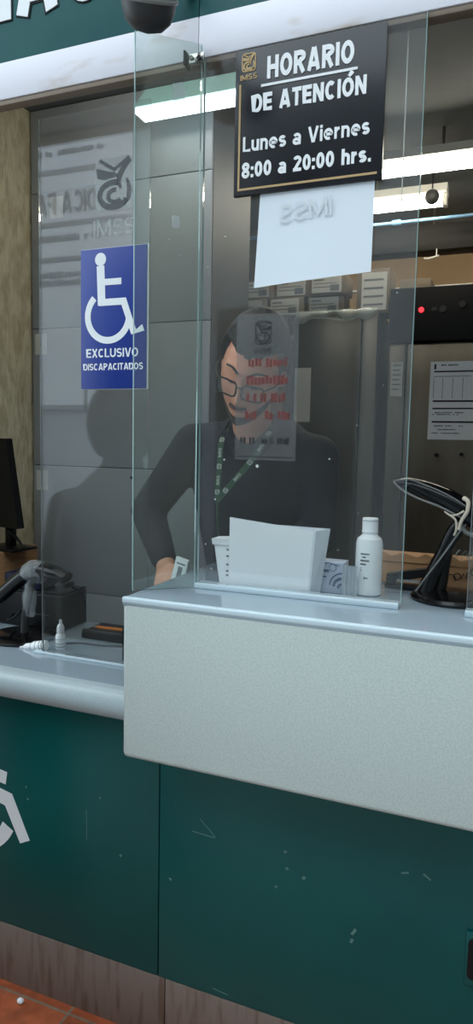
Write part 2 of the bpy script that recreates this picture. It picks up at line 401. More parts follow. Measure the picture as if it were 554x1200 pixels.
# front of the shop
YW = 1.40
ct = root('service_counter', (-.75, 1.45, 0), 'dark green laminate counter front with a brown streaked kick plate above terracotta tiles', 'counter')
part('front_panel', MB().box(-2.3, -.7505, YW, YW+.02, .172, .833, .001), M['green'], ct)
part('front_panel', MB().box(-.7475, 1.2, YW, YW+.02, .172, .833, .001), M['green'], ct)
part('kick_plate', MB().box(-2.3, -.7305, YW-.001, YW+.02, 0, .170, .001), M['kick'], ct)
part('kick_plate', MB().box(-.7275, 1.2, YW-.001, YW+.02, 0, .170, .001), M['kick'], ct)
part('core', MB().box(-2.3, 1.2, YW+.0205, YW+.06, 0.001, .83), M['dark'], ct)
sc = MB()
for x0, z0, x1, z1, w in ((-.43, .58, -.425, .585, .006), (-.425, .545, -.42, .54, .006), (-.385, .528, -.38, .535, .007), (-.45, .49, -.445, .495, .005),
        (-.27, .43, -.262, .445, .006), (-.268, .42, -.272, .41, .006), (-.17, .60, -.155, .605, .004), (-.11, .60, -.125, .61, .004),
        (-.96, .56, -.958, .48, .0015), (-.64, .61, -.60, .575, .002), (-.66, .575, -.60, .572, .002), (-.86, .46, -.855, .465, .006), (-.92, .60, -.916, .602, .005),
        (-.72, .44, -.715, .435, .005), (-.60, .19, -.56, .185, .002), (-1.15, .58, -1.146, .58, .006), (-1.145, .55, -1.142, .545, .005)):
    sc.stroke([(x0, z0), ((x0+x1)/2+.001, (z0+z1)/2), (x1, z1)], w, YW-.0004, YW+.0002)
part('scratch_marks', sc, M['scratch'], ct, kind='stuff')
pl = part('pull_slot', MB().box(-.034, .12, YW-.006, YW+.001, .395, .515, .003), M['green'], ct, 'recessed black finger pull in the green panel')
part('slot_opening', MB().prism(rrect(-.029, .412, .11, .500, .010), YW-.008, YW-.0055), M['black'], pl)

# wheelchair decal on the green panel
def wheelchair(mb, x, z, s, y, d=.0006, m=None):
    """accessibility symbol about 1.0 s tall, middle of the wheel near x,z+.33s"""
    P = lambda pts: [(x+a*s, z+b*s) for a, b in pts]
    mb.prism(P(arc(-.10, .93, .072, 0, 360, 20)[:-1]), y-d, y, m)
    mb.stroke(P([(-.10, .86), (-.085, .43)]), .10*s, y-d, y, m)
    mb.stroke(P([(-.09, .68), (.17, .68)]), .07*s, y-d*.99, y, m)
    mb.stroke(P([(-.12, .46), (.20, .46), (.33, .12), (.45, .165)]), .075*s, y-d*.98, y, m)
    mb.stroke(P(arc(.0, .31, .27, 132, 352, 26)), .075*s, y-d*.97, y, m)
    return mb
dm = MB(); K = .42; bx_, bz_ = -1.345, .37
P = lambda pts: [(bx_+a*K, bz_+b*K) for a, b in pts]
dm.prism(P(arc(-.10, .93, .075, 0, 360, 20)[:-1]), YW-.0008, YW-.0002)
dm.stroke(P([(-.10, .85), (-.07, .46)]), .10*K, YW-.0008, YW-.0002)
dm.stroke(P([(-.08, .59), (.315, .525)]), .085*K, YW-.0008, YW-.0002)
dm.stroke(P([(-.10, .48), (.33, .385), (.455, .13)]), [.09*K, .10*K, .085*K], YW-.0008, YW-.0002)
dm.stroke(P(arc(.05, .33, .30, 150, 335, 26)), .095*K, YW-.0008, YW-.0002)
thing('wheelchair_decal', dm, M['white'], 'large white wheelchair symbol stuck on the dark green counter front', 'decal')

# low counter top with a bullnose front
prof = [(1.86, .905), (1.86, .835), (1.375, .835)] + [(1.372+.034*math.cos(math.radians(a)), .869+.036*math.sin(math.radians(a))) for a in range(270, 89, -15)]
mb = MB(); mb.loft([[(x, y, z) for y, z in prof] for x in (-1.795, -.757)])
ctop = root('low_countertop', (-1.27, 1.6, .835), 'pale grey low countertop with a rounded front edge, left of the raised block', 'countertop')
mb2 = MB(); mb2.loft([[(x, y, z) for y, z in [(1.86, .9055), (1.86, .90), (1.392, .90), (1.392, .9058)]] for x in (-1.79, -.758)])
part('slab', mb, M['nose'], ctop); part('smooth_top', mb2, M['solid_top_sky'], ctop)
part('glass_channel', MB().box(-1.21, -.85, 1.511, 1.529, .9059, .912, .001), M['rail'], ctop)

# raised transaction block
bl = root('raised_counter', (-.1, 1.3, .812), 'speckled pale grey raised counter block with rounded corners over the green front', 'counter')
b_ = MB(); b_.box(-.755, 1.2, 1.235, 1.398, .812, 1.164, .012, 3); part('front_block', b_, M['solid'], bl)
part('top_slab', MB().box(-.7555, 1.2, 1.2345, 1.75, 1.148, 1.168, .005, 3), M['solid_top_sky'], bl)
part('front_lip', MB().box(-.7558, 1.2, 1.2335, 1.247, 1.155, 1.1690, .004, 3), M['rail'], bl, 'pale rounded front lip of the raised counter')
part('support', MB().box(-.752, 1.2, 1.44, 1.46, .84, 1.147), M['dark'], bl)

# fascia
fs = root('shop_fascia', (-.6, 1.45, 2.3), 'dark green shop fascia over a white band above the service window', 'sign')
for x0, x1 in ((-2.6, -.6735), (-.6715, 1.4)):
    part('green_board', MB().box(x0, x1, 1.403, 1.425, 2.400, 3.1, .0008), M['fascia_green'], fs)
    part('white_band', MB().box(x0, x1, 1.401, 1.425, 2.316, 2.3995, .0008), M['band'], fs)
part('core', MB().box(-1.9, 1.4, 1.4255, 1.45, 2.318, 3.1), M['ceil'], fs)
part('lower_trim', MB().box(-2.6, 1.4, 1.404, 1.432, 2.304, 2.3158, .001), M['trim'], fs)
# letters of the word, bottoms near z 2.492
def letter(ch, x0, x1, zb=2.492, h=.17):
    m_ = MB(); put_text(m_, ch, x0, x1, zb, zb+h, 1.4028, .004, w=.23)
    o_ = MB(); put_text(o_, ch, x0-.003, x1+.003, zb-.003, zb+h+.003, 1.4029, .002, w=.265)
    l_ = part('letter', m_, M['white'], fs); part('letter_outline', o_, M['black_matt'], l_)
for ch, a, b in (('F', -1.76, -1.66), ('A', -1.64, -1.52), ('R', -1.50, -1.38), ('M', -1.345, -1.166), ('A', -1.152, -1.030), ('C', -1.015, -.90), ('I', -.875, -.84), ('A', -.82, -.70)):
    letter(ch, a, b, 2.489 if ch == 'C' else 2.492)

# outside side walls holding it all
struct('wall_front', MB().box(-3.6, -1.905, 1.465, 1.6, 0, 3.1), M['stucco'])

# round speaker under the fascia
sp = root('round_loudspeaker', (-.66, 1.4, 2.37), 'dark round loudspeaker with grey ring on the fascia above the side glass', 'speaker')
R0 = Euler((math.radians(28), math.radians(20), 0)).to_matrix().to_4x4()
part('casing', MB().lathe([(0, .075), (.03, .073), (.05, .05), (.054, .02), (.052, -.005), (.050, -.02), (.043, -.038), (.027, -.052), (0, -.057)], (-.680, 1.20, 2.325), 32, R0), M['speaker'], sp)
part('rim_ring', MB().lathe([(.050, -.006), (.0545, -.006), (.0560, -.002), (.0545, .002), (.050, .002)], (-.680, 1.20, 2.325), 32, R0), M['ring'], sp)
part('grille', MB().lathe([(0, .083), (.025, .081), (.030, .0745), (0, .0745)], (-.680, 1.20, 2.325), 32, R0), M['black_matt'], sp)
part('bracket', MB().cyl((-.69, 1.24, 2.36), (-.69, 1.400, 2.45), .012), M['black_matt'], sp)

# ================================================================== GLASS
def pane(name, p, q, z0, z1, t, gm, em, label, right_edge=True, left_edge=True, extra=None):
    """upright pane from p to q (x,y) with glass body and polished edge strips"""
    p, q = Vector(p), Vector(q); d = (q-p); L_ = d.length; a = math.atan2(d.y, d.x)
    r = root(name, (p.x, p.y, z0), label, 'glass pane', rz=a)
    part('glass_sheet', MB().box(.0012, L_-.0012, -t/2, t/2, 0, z1-z0), gm, r, local=True)
    if left_edge: part('polished_edge', MB().box(0, .0011, -t/2, t/2, 0, z1-z0), em, r, local=True)
    if right_edge: part('polished_edge', MB().box(L_-.0011, L_, -t/2, t/2, 0, z1-z0), em, r, local=True)
    return r
fp = pane('front_glass', (-.656, 1.400), (-.1955, 1.400), 1.1805, 2.313, .008, M['glass'], M['edge'],
     'large clear front pane carrying the black opening hours sign', )
sg = pane('side_glass', (-.767, 1.297), (-.6595, 1.3925), 1.169, 2.335, .008, M['glass_side'], M['edge'],
     'narrow angled side pane between the front pane and the disabled sign')
lg = pane('left_glass', (-1.183, 1.52), (-.8525, 1.52), .9122, 2.3165, .006, M['glass_left'], M['edge_grey'],
     'dusty clear pane on the low counter carrying the blue disabled sign', right_edge=False)
rg = pane('right_glass', (-.069, 1.40), (.55, 1.40), 1.1805, 2.313, .008, M['glass'], M['edge_grey'],
     'clear pane at the right edge of the photo, beside the barcode scanner')
thing('glass_rail', MB().box(-.657, -.200, 1.386, 1.42, 1.1682, 1.1803, .002), M['rail'], 'white foot rail under the large front pane', 'rail')
thing('glass_rail', MB().box(-.071, .56, 1.386, 1.42, 1.1682, 1.1803, .002), M['rail'], 'white foot rail under the glass at the right edge of the photo', 'rail')
# dirt spots and old glue on the front pane
sm = MB()
for x0, z0, r0 in ((-.515, 1.45, .0035), (-.593, 1.462, .002), (-.613, 1.373, .0022), (-.60, 1.94, .0015), (-.355, 1.47, .0018), (-.30, 1.54, .0012), (-.455, 1.90, .001), (-.23, 1.80, .0012), (-.25, 1.62, .001), (-.40, 1.58, .001), (-.64, 1.88, .0014), (-.22, 2.02, .001), (-.33, 1.28, .0012), (-.29, 1.36, .001), (-.635, 1.27, .0015), (-.62, 1.215, .0014)):
    sm.ball((x0, 1.3958, z0), r0, 10, (1, .15, 1))
part('glue_spots', sm, M['speck'], fp, kind='stuff')
# sticker scraps on the side pane
smx = Matrix.Translation((-.767, 1.297, 0)) @ Matrix.Rotation(math.atan2(.0955, .1075), 4, 'Z')
sm = MB(); sm.prism([(.078, 2.245), (.100, 2.252), (.108, 2.24), (.106, 2.212), (.094, 2.196), (.082, 2.205)], -.0045, -.0041, smx)
sm.prism(rrect(.080, 1.955, .098, 1.98, .004), -.0045, -.0041, smx)
for a_, z_ in ((.075, 1.93), (.095, 1.945), (.06, 1.96), (.10, 1.90), (.04, 1.91)): sm.prism(arc(a_, z_, .0016, 0, 360, 8)[:-1], -.0045, -.0041, smx)
part('sticker_scraps', sm, M['frost'], sg, kind='stuff')

# corner clip
cl = root('glass_clip', (-.672, 1.385, 2.30), 'small chrome clip joining the two panes under the white band', 'clip')
part('plate', MB().box(-.690, -.650, 1.380, 1.3875, 2.297, 2.316, .002), M['chrome'], cl)
part('screw', MB().cyl((-.678, 1.376, 2.307), (-.678, 1.3805, 2.307), .0045), M['steel'], cl)
part('screw', MB().cyl((-.660, 1.376, 2.304), (-.660, 1.3805, 2.304), .0045), M['black'], cl)
part('bracket_arm', MB().box(-.694, -.689, 1.372, 1.399, 2.293, 2.322, .0012), M['black_matt'], cl)

# ================================================================== SIGNS
X0, X1, Z0, Z1 = -.579, -.268, 2.016, 2.304
sg_ = root('opening_hours_sign', (-.42, 1.388, Z0), 'black sign with white lettering HORARIO DE ATENCIÓN on the front pane', 'sign')
part('board', MB().box(X0, X1, 1.386, 1.3955, Z0, Z1, .0012), M['sign'], sg_)
W = X1-X0; H = Z1-Z0; YS = 1.3859
def tb(s, a, b, c, d, bold=.03, sp_=1.0):
    wt = MB(); put_text(wt, s, X0+a*W, X0+b*W, Z0+c*H, Z0+d*H, YS, .0015, bold, spacing=sp_)
    if s == 'HORARIO': wt.box(X0+.185*W, X0+.825*W, YS-.0015, YS, Z0+.728*H, Z0+.745*H)
    if 'ATENC' in s: wt.stroke([(X0+.772*W, Z0+.693*H), (X0+.795*W, Z0+.722*H)], [.006, .009], YS-.0015, YS)
    part('lettering_line', wt, M['sign_w'], sg_)
tb('HORARIO', .225, .80, .775, .925, .06)
tb('DE ATENCION', .125, .885, .562, .685, .06)
tb('Lunes a Viernes', .065, .915, .30, .405, .034)
tb('8:00 a 20:00 hrs.', .06, .93, .12, .225, .05)
gd = MB(); emblem(gd, X0+.045*W, Z0+.85*H, .10*W, .125*H, YS, .0008)
put_text(gd, 'IMSS', X0+.035*W, X0+.155*W, Z0+.795*H, Z0+.832*H, YS, .0008, .02)
gd.box(X0+.03*W, X0+.043*W, YS-.0008, YS, Z0+.035*H, Z0+.77*H); gd.box(X0+.043*W, X1-.03*W, YS-.0008, YS, Z0+.035*H, Z0+.05*H)
part('gold_border', gd, M['gold'], sg_, 'gold border line and small gold emblem')

# white sheet under it, slightly curved
def sheet(pts, t=.0006):
    """thin bent sheet from a grid of points"""
    m_ = MB(); n_ = len(pts); k_ = len(pts[0])
    A = [[m_.b.verts.new(p) for p in r] for r in pts]; B = [[m_.b.verts.new((p[0], p[1]+t, p[2])) for p in r] for r in pts]
    for i in range(n_-1):
        for j in range(k_-1):
            m_.b.faces.new((A[i][j], A[i+1][j], A[i+1][j+1], A[i][j+1])); m_.b.faces.new((B[i][j], B[i][j+1], B[i+1][j+1], B[i+1][j]))
    for i in range(n_-1):
        m_.b.faces.new((A[i][0], B[i][0], B[i+1][0], A[i+1][0])); m_.b.faces.new((A[i][-1], A[i+1][-1], B[i+1][-1], B[i][-1]))
    for j in range(k_-1):
        m_.b.faces.new((A[0][j], A[0][j+1], B[0][j+1], B[0][j])); m_.b.faces.new((A[-1][j], B[-1][j], B[-1][j+1], A[-1][j+1]))
    return m_
def yb(u, v): return 1.3925-.006*math.sin(PI*u)*(1-v)*.8-.004*(1-v)*(1-v)
g = []
for i in range(13):
    u = i/12; row = []
    for j in range(11):
        v = j/10
        xx = (-.529+.009*v)*(1-u)+(-.282+.0*v)*u; zz = (1.826+(2.040-1.826)*v)*(1-u)+(1.842+(2.040-1.842)*v)*u
        row.append((xx, yb(u, v), zz))
    g.append(row)
ws = root('white_paper_sheet', (-.4, 1.39, 1.83), 'blank white sheet hanging below the black hours sign', 'paper')
part('sheet', sheet(g), M['paper'], ws)
sh = MB(); mrot = Matrix.Translation((-.425, 0, 1.965)) @ Matrix.Rotation(math.radians(-4), 4, 'Y') @ Matrix.Translation((.425, 0, -1.965))
put_text(sh, 'IMSS', -.475, -.365, 1.955, 1.992, 1.3868, .0003, .0, mirror=True, m=mrot)
part('show_through_print', sh, M['shade_ink'], ws, 'faint grey mirrored lettering showing through the paper')

# blue disabled sign
bs = root('disabled_only_sign', (-.953, 1.513, 1.630), 'blue sign with white wheelchair symbol reading EXCLUSIVO DISCAPACITADOS', 'sign')
part('board', MB().box(-1.049, -.857, 1.5115, 1.5145, 1.630, 1.978, .0008), M['blue'], bs)
part('white_edge', MB().box(-1.0495, -.8535, 1.5146, 1.5168, 1.6285, 1.9795), M['white'], bs)
wc = MB(); wheelchair(wc, -.967, 1.742, .225, 1.5114, .0006)
put_text(wc, 'EXCLUSIVO', -1.032, -.880, 1.709, 1.731, 1.5114, .0006, .03, spacing=1.05)
put_text(wc, 'DISCAPACITADOS', -1.041, -.866, 1.677, 1.694, 1.5114, .0006, .03, spacing=1.05)
part('white_print', wc, M['sign_w'], bs)

# frosted emblem on left pane
fe = root('frosted_emblem', (-.95, 1.515, 2.0), 'translucent white IMSS emblem on the pane above the blue sign', 'decal')
e1 = MB(); emblem(e1, -1.012, 2.065, .118, .135, 1.5165, .0004, frame=False)
part('line_work', e1, M['frost_in'], fe)
e2 = MB(); e2.prism(rrect(-1.008, 2.069, -.898, 2.196, .018), 1.5167, 1.5169)
put_text(e2, 'IMSS', -1.014, -.893, 2.008, 2.048, 1.5165, .0004, .0)
part('backing', e2, M['frost'], fe)

# mirrored poster reflection, painted on a see-through sheet behind the front pane
nt_ = root('reflected_poster', (-.5, 1.41, 1.46), 'see-through sheet painted as the mirrored reflection of a poster in the front pane', 'notice')
part('film_sheet', MB().box(-.572, -.432, 1.4052, 1.4058, 1.463, 1.775), M['poster_reflection'], nt_)
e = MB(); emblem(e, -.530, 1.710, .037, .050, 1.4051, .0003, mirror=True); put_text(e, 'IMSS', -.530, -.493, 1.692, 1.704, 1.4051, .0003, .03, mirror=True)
bw = MB()
def bars(mb, x0, x1, z0, z1, y, n, d=.0003, seed=1):
    """a row of unreadable print: uneven dark ticks"""
    r_ = random.Random(seed); x = x0; w = (x1-x0)/n
    for i in range(n):
        if r_.random() < .86:
            a = x+r_.uniform(0, .12)*w; b = x+w*r_.uniform(.72, .95)
            mb.box(a, b, y-d, y, z0+(z1-z0)*r_.choice((0, 0, .12)), z1-(z1-z0)*r_.choice((0, .2, 0)))
        x += w
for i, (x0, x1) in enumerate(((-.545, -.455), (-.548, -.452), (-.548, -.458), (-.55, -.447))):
    rd = MB(); bars(rd, x0, x1, 1.663-i*.0375, 1.682-i*.0375, 1.4051, 11, seed=i+3); part('reflected_red_line', rd, M['red_ink'], nt_)
part('reflected_emblem', e, M['dk_ink'], nt_); e = MB()
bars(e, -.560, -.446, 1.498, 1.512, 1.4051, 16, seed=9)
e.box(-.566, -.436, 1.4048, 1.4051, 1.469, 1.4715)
part('reflected_dark_print', e, M['dk_ink'], nt_)

# ================================================================== COUNTER ITEMS, RIGHT
ZT = 1.1684
# folded white card
cd = root('folded_card', (-.5, 1.45, ZT), 'white folded card standing upright on the raised counter behind the glass', 'card')
m_ = MB(); m_.prism([(-.590, ZT), (-.402, ZT), (-.392, 1.312), (-.590, 1.331)], 1.428, 1.4295)
part('front_leaf', m_, M['card'], cd)
m_ = MB(); m_.loft([[(-.402, 1.4296, ZT), (-.398, 1.4296, ZT), (-.385, 1.47, ZT), (-.389, 1.47, ZT)], [(-.392, 1.4296, 1.312), (-.388, 1.4296, 1.312), (-.366, 1.47, 1.314), (-.370, 1.47, 1.314)]])
part('spine', m_, M['card_in'], cd)
m_ = MB(); m_.prism([(-.575, ZT), (-.386, ZT), (-.3665, 1.314), (-.575, 1.316)], 1.4705, 1.472)
part('back_leaf', m_, M['card_in'], cd)
# tall cup / tube box left of it
cp = root('white_carton_tube', (-.605, 1.475, ZT), 'small white medicine carton half hidden left of the folded card', 'box')
part('body', MB().loft([[(-.622, 1.45, ZT), (-.59, 1.45, ZT), (-.59, 1.49, ZT), (-.622, 1.49, ZT)], [(-.637, 1.45, 1.262), (-.59, 1.45, 1.262), (-.59, 1.49, 1.262), (-.637, 1.49, 1.262)]]), M['card'], cp)
part('flap', MB().loft([[(-.641, 1.447, 1.2625), (-.588, 1.447, 1.2625), (-.588, 1.492, 1.2625), (-.641, 1.492, 1.2625)], [(-.643, 1.447, 1.276), (-.588, 1.447, 1.280), (-.588, 1.492, 1.280), (-.643, 1.492, 1.276)]]), M['white'], cp)
tk = MB()
for z in (1.19, 1.20, 1.215, 1.235, 1.25): tk.box(-.606, -.600, 1.4492, 1.4498, z, z+.004)
part('print', tk, M['grey_ink'], cp)

# printed medicine box and blister wrap
mbx = root('medicine_box', (-.36, 1.5, ZT), 'pale blue printed medicine box lying between the folded card and the bottle', 'box')
part('body', MB().box(-.405, -.336, 1.480, 1.53, ZT, 1.238, .001), M['boxart'], mbx)
a_ = MB()
a_.stroke(arc(-.336+.0, 1.185, .030, 95, 178, 10), .003, 1.4790, 1.4798); a_.stroke(arc(-.337, 1.183, .020, 95, 178, 10), .006, 1.4790, 1.4798)
a_.stroke(arc(-.337, 1.180, .010, 95, 178, 8), .006, 1.4790, 1.4798); a_.box(-.385, -.368, 1.479, 1.4798, 1.215, 1.221); a_.box(-.385, -.374, 1.479, 1.4798, 1.203, 1.206)
a_.stroke([(-.40, 1.232), (-.37, 1.236), (-.345, 1.231)], .002, 1.479, 1.4798); a_.stroke(arc(-.36, 1.226, .008, 0, 360, 12), .0014, 1.479, 1.4798)
part('print', a_, M['box_ink'], mbx)
bp_ = root('clear_plastic_box', (-.325, 1.47, ZT), 'crumpled clear plastic wrapper in front of the white bottle', 'wrapper')
g = [[(-.3345+.034*i/8, 1.462+.003*(i % 2), ZT+.068*j/6) for j in range(7)] for i in range(9)]
part('pleated_film', sheet(g, .0008), M['blister'], bp_)
tr_ = thing('black_tray_mat', MB().box(-.48, -.225, 1.424, 1.4268, ZT, ZT+.0035), M['black'], 'thin black strip lying behind the front pane foot rail', 'strip')

# bottle
bt = root('white_bottle', (-.285, 1.505, ZT), 'white plastic bottle with a ribbed cap standing on the raised counter', 'bottle')
part('body', MB().lathe([(0, 0), (.026, 0), (.0295, .004), (.0295, .115), (.027, .126), (.020, .132), (.0165, .136), (.0165, .145), (0, .145)], (-.285, 1.505, ZT), 36), M['bottle'], bt)
c_ = MB(); c_.lathe([(.0, .139), (.0175, .139), (.0185, .142), (.0172, .144), (.0175, .170), (.0160, .172), (0, .172)], (-.285, 1.505, ZT), 36)
part('cap', c_, M['white'], bt)
part('cap_seam', MB().lathe([(.0, .1655), (.0177, .1655), (.0177, .1668), (0, .1668)], (-.285, 1.505, ZT), 36), M['grey_ink'], bt)
lb = MB()
cam_az = math.atan2(1.505, .285)
def wrap_bars(mb, cx, cy, r, a0, a1, z0, z1, n, seed):
    r_ = random.Random(seed); d = (a1-a0)/n
    for i in range(n):
        if r_.random() < .85:
            p = []; q = []
            for k in range(3):
                a = math.radians(a0+d*i+d*.8*k/2); p.append((cx+r*math.cos(a), cy+r*math.sin(a)))
            rings = [[(x_, y_, z0), (x_, y_, z1), (cx+(x_-cx)*.985, cy+(y_-cy)*.985, z1), (cx+(x_-cx)*.985, cy+(y_-cy)*.985, z0)] for x_, y_ in p]
            mb.loft(rings)
wrap_bars(lb, -.285, 1.505, .0299, 243, 283, ZT+.093, ZT+.096, 9, 1); wrap_bars(lb, -.285, 1.505, .0299, 243, 268, ZT+.086, ZT+.089, 6, 2)
wrap_bars(lb, -.285, 1.505, .0299, 243, 283, ZT+.078, ZT+.0815, 9, 3); wrap_bars(lb, -.285, 1.505, .0299, 243, 270, ZT+.070, ZT+.0735, 6, 4)
wrap_bars(lb, -.285, 1.505, .0299, 243, 250, ZT+.062, ZT+.0635, 3, 5); wrap_bars(lb, -.285, 1.505, .0299, 243, 255, ZT+.057, ZT+.0585, 4, 5)
wrap_bars(lb, -.285, 1.505, .0299, 262, 268, ZT+.039, ZT+.044, 1, 8); wrap_bars(lb, -.285, 1.505, .0299, 270, 282, ZT+.040, ZT+.0425, 4, 9)
part('label_print', lb, M['ink'], bt)

# barcode scanner on stand, right
def ellipse_tube(mb, pts, ra, rb, side, n=16, sub=5):
    """tube with oval section; ra along 'side', rb across; lists of radii"""
    P_ = smooth(pts, sub); m = len(P_)-1; side = Vector(side).normalized(); rings = []
    def rr(lst, t):
        f = t*(len(lst)-1); i = min(int(f), len(lst)-2); return lst[i]+(lst[i+1]-lst[i])*(f-i)
    for i, p in enumerate(P_):
        t = (P_[min(i+1, m)]-P_[max(i-1, 0)]).normalized(); s_ = (side-t*side.dot(t)).normalized(); w_ = t.cross(s_)
        a = rr(ra, i/m); b = rr(rb, i/m)
        rings.append([p+s_*a*math.cos(2*PI*k/n)+w_*b*math.sin(2*PI*k/n) for k in range(n)])
    mb.loft(rings); return mb
bsn = root('barcode_scanner_stand', (-.13, 1.53, ZT), 'black curved desk stand holding the barcode scanner at the right', 'stand')
part('base', MB().lathe([(0, 0), (.085, 0), (.088, .006), (.082, .012), (.03, .020), (0, .022)], (-.108, 1.535, ZT), 40), M['black_gloss'], bsn)
ellipse = MB(); ellipse_tube(ellipse, [(-.158, 1.535, ZT+.012), (-.150, 1.535, ZT+.05), (-.130, 1.54, ZT+.10), (-.108, 1.545, ZT+.15), (-.092, 1.545, ZT+.175)], [.024, .018, .015, .017, .013], [.020, .016, .012, .012, .010], (1, 0, 0))
part('neck', ellipse, M['black_gloss'], bsn)
nk = MB(); ellipse_tube(nk, [(-.150, 1.54, ZT+.010), (-.138, 1.545, ZT+.035), (-.132, 1.55, ZT+.07), (-.122, 1.552, ZT+.11)], [.028, .020, .017, .012], [.020, .014, .012, .01], (1, 0, 0))
part('neck_foot', nk, M['black'], bsn)
part('neck_seam', MB().tube([(-.183, 1.525, ZT+.013), (-.160, 1.522, ZT+.05), (-.128, 1.527, ZT+.10), (-.098, 1.533, ZT+.15), (-.082, 1.535, ZT+.172)], .0022, 8), M['grime'], bsn)
bsc = root('barcode_scanner', (-.13, 1.54, 1.34), 'black handheld barcode scanner resting on its stand beside the white bottle', 'scanner')
hd = MB(); ellipse_tube(hd, [(-.238, 1.55, 1.4205), (-.215, 1.55, 1.418), (-.175, 1.55, 1.405), (-.13, 1.55, 1.385), (-.085, 1.55, 1.358), (-.04, 1.55, 1.325), (.02, 1.55, 1.28), (.07, 1.55, 1.22)],
    [.012, .024, .032, .034, .030, .024, .020, .018], [.005, .014, .021, .026, .025, .021, .018, .014], (0, 1, 0))
part('body', hd, M['black_gloss'], bsc)
part('trim_line', MB().tube([(-.242, 1.528, 1.421), (-.222, 1.524, 1.404), (-.185, 1.519, 1.387), (-.14, 1.517, 1.372), (-.095, 1.523, 1.350)], .0022, 8), M['ring'], bsc)
part('trim_line', MB().tube([(-.242, 1.528, 1.423), (-.21, 1.524, 1.428), (-.175, 1.520, 1.418), (-.13, 1.519, 1.400), (-.085, 1.523, 1.374)], .0015, 8), M['grime'], bsc)
part('scan_window', MB().ball((-.235, 1.55, 1.417), .012, 16, (.5, 1.5, .7)), M['black'], bsc)
part('trigger', MB().tube([(-.10, 1.535, 1.340), (-.085, 1.535, 1.318), (-.06, 1.535, 1.312)], .005, 8), M['ring'], bsc)
rb_ = MB()
rb_.tube([(-.093, 1.527, 1.392), (-.083, 1.519, 1.385), (-.084, 1.514, 1.365), (-.094, 1.513, 1.345), (-.099, 1.515, 1.325)], lambda t: .0052-.002*t, 8)
rb_.tube([(-.13, 1.522, 1.362), (-.118, 1.516, 1.355), (-.104, 1.514, 1.357), (-.09, 1.514, 1.366)], .0022, 8)
rb_.tube([(-.118, 1.516, 1.355), (-.106, 1.514, 1.345), (-.104, 1.516, 1.325), (-.108, 1.52, 1.312)], .0024, 8)
thing('rubber_band', rb_, M['rubber'], 'beige rubber band tied around the barcode scanner and its stand', 'rubber band')

# stapler-like punch
st = root('black_stapler', (-.2, 1.6, ZT), 'black stapler lying on the raised counter between bottle and scanner stand', 'stapler')
part('base', MB().box(-.262, -.120, 1.585, 1.615, ZT, ZT+.012, .003), M['black'], st)
part('arm', MB().loft([[(-.258, 1.587, ZT+.014), (-.258, 1.613, ZT+.014), (-.258, 1.613, ZT+.034), (-.258, 1.587, ZT+.034)], [(-.125, 1.587, ZT+.045), (-.125, 1.613, ZT+.045), (-.125, 1.613, ZT+.064), (-.125, 1.587, ZT+.064)]]), M['black'], st)
part('hinge', MB().cyl((-.246, 1.581, ZT+.024), (-.246, 1.619, ZT+.024), .012), M['black_gloss'], st)
part('steel_strip', MB().box(-.24, -.13, 1.584, 1.5855, ZT+.020, ZT+.026), M['chrome'], st)

# cardboard with handwriting
kb = root('cardboard_carton', (-.1, 1.7, ZT), 'low brown cardboard carton with black handwriting behind the scanner stand', 'carton')
part('body', MB().box(-.30, .10, 1.662, 1.74, ZT, 1.236, .002), M['kraft'], kb)
part('torn_flap', MB().loft([[(-.30+.02*i, 1.658, 1.222), (-.30+.02*i, 1.6605, 1.222), (-.30+.02*i, 1.6605, 1.240+.006*math.sin(i*2.3)), (-.30+.02*i, 1.658, 1.240+.006*math.sin(i*2.3))] for i in range(21)]), M['kraft'], kb)
hw = MB(); YH = 1.6568
hw.stroke(arc(-.120, 1.192, .010, -30, 200, 12), .0022, YH, YH+.0012); hw.stroke([(-.1285, 1.19), (-.131, 1.175), (-.125, 1.170)], .0022, YH, YH+.0012)
hw.stroke(arc(-.106, 1.198, .008, 0, 360, 14), .0022, YH, YH+.0012); hw.stroke([(-.097, 1.194), (-.092, 1.206), (-.087, 1.195), (-.084, 1.210), (-.078, 1.200)], .0022, YH, YH+.0012)
hw.stroke(arc(-.070, 1.211, .0075, 0, 360, 14), .0022, YH, YH+.0012); hw.stroke([(-.058, 1.226), (-.055, 1.207), (-.050, 1.203)], .0022, YH, YH+.0012)
part('handwriting', hw, M['ink'], kb)
wr = MB()
for i in range(7):
    a = -.14+.014*i; wr.tube([(a, 1.65, 1.236), (a+.004*math.sin(i), 1.645, 1.25+.004*(i % 3)), (a+.01, 1.65, 1.262), (a+.012*math.cos(i*2), 1.652, 1.245)], .0007, 6)
thing('loose_clear_string', wr, M['plastic_sheet'], 'tangle of thin clear plastic string on top of the cardboard carton', 'string')

# ================================================================== COUNTER ITEMS, LEFT
ZL = .9056
bx = root('receipt_printer', (-1.34, 1.76, ZL), 'black boxy receipt printer on the low counter behind the wrapped scanner', 'printer')
part('body', MB().box(-1.52, -1.262, 1.715, 1.85, ZL, 1.018, .008, 3), M['black'], bx)
part('lid', MB().box(-1.518, -1.264, 1.7165, 1.848, 1.0181, 1.025, .003), M['black_gloss'], bx)
part('front_slot', MB().box(-1.40, -1.30, 1.7135, 1.7148, .95, .955), M['char'], bx)
thing('blue_binder', MB().box(-1.50, -1.36, 1.735, 1.83, 1.0252, 1.07, .003), M['navy_box'], 'dark blue box sitting on the black receipt printer', 'box')
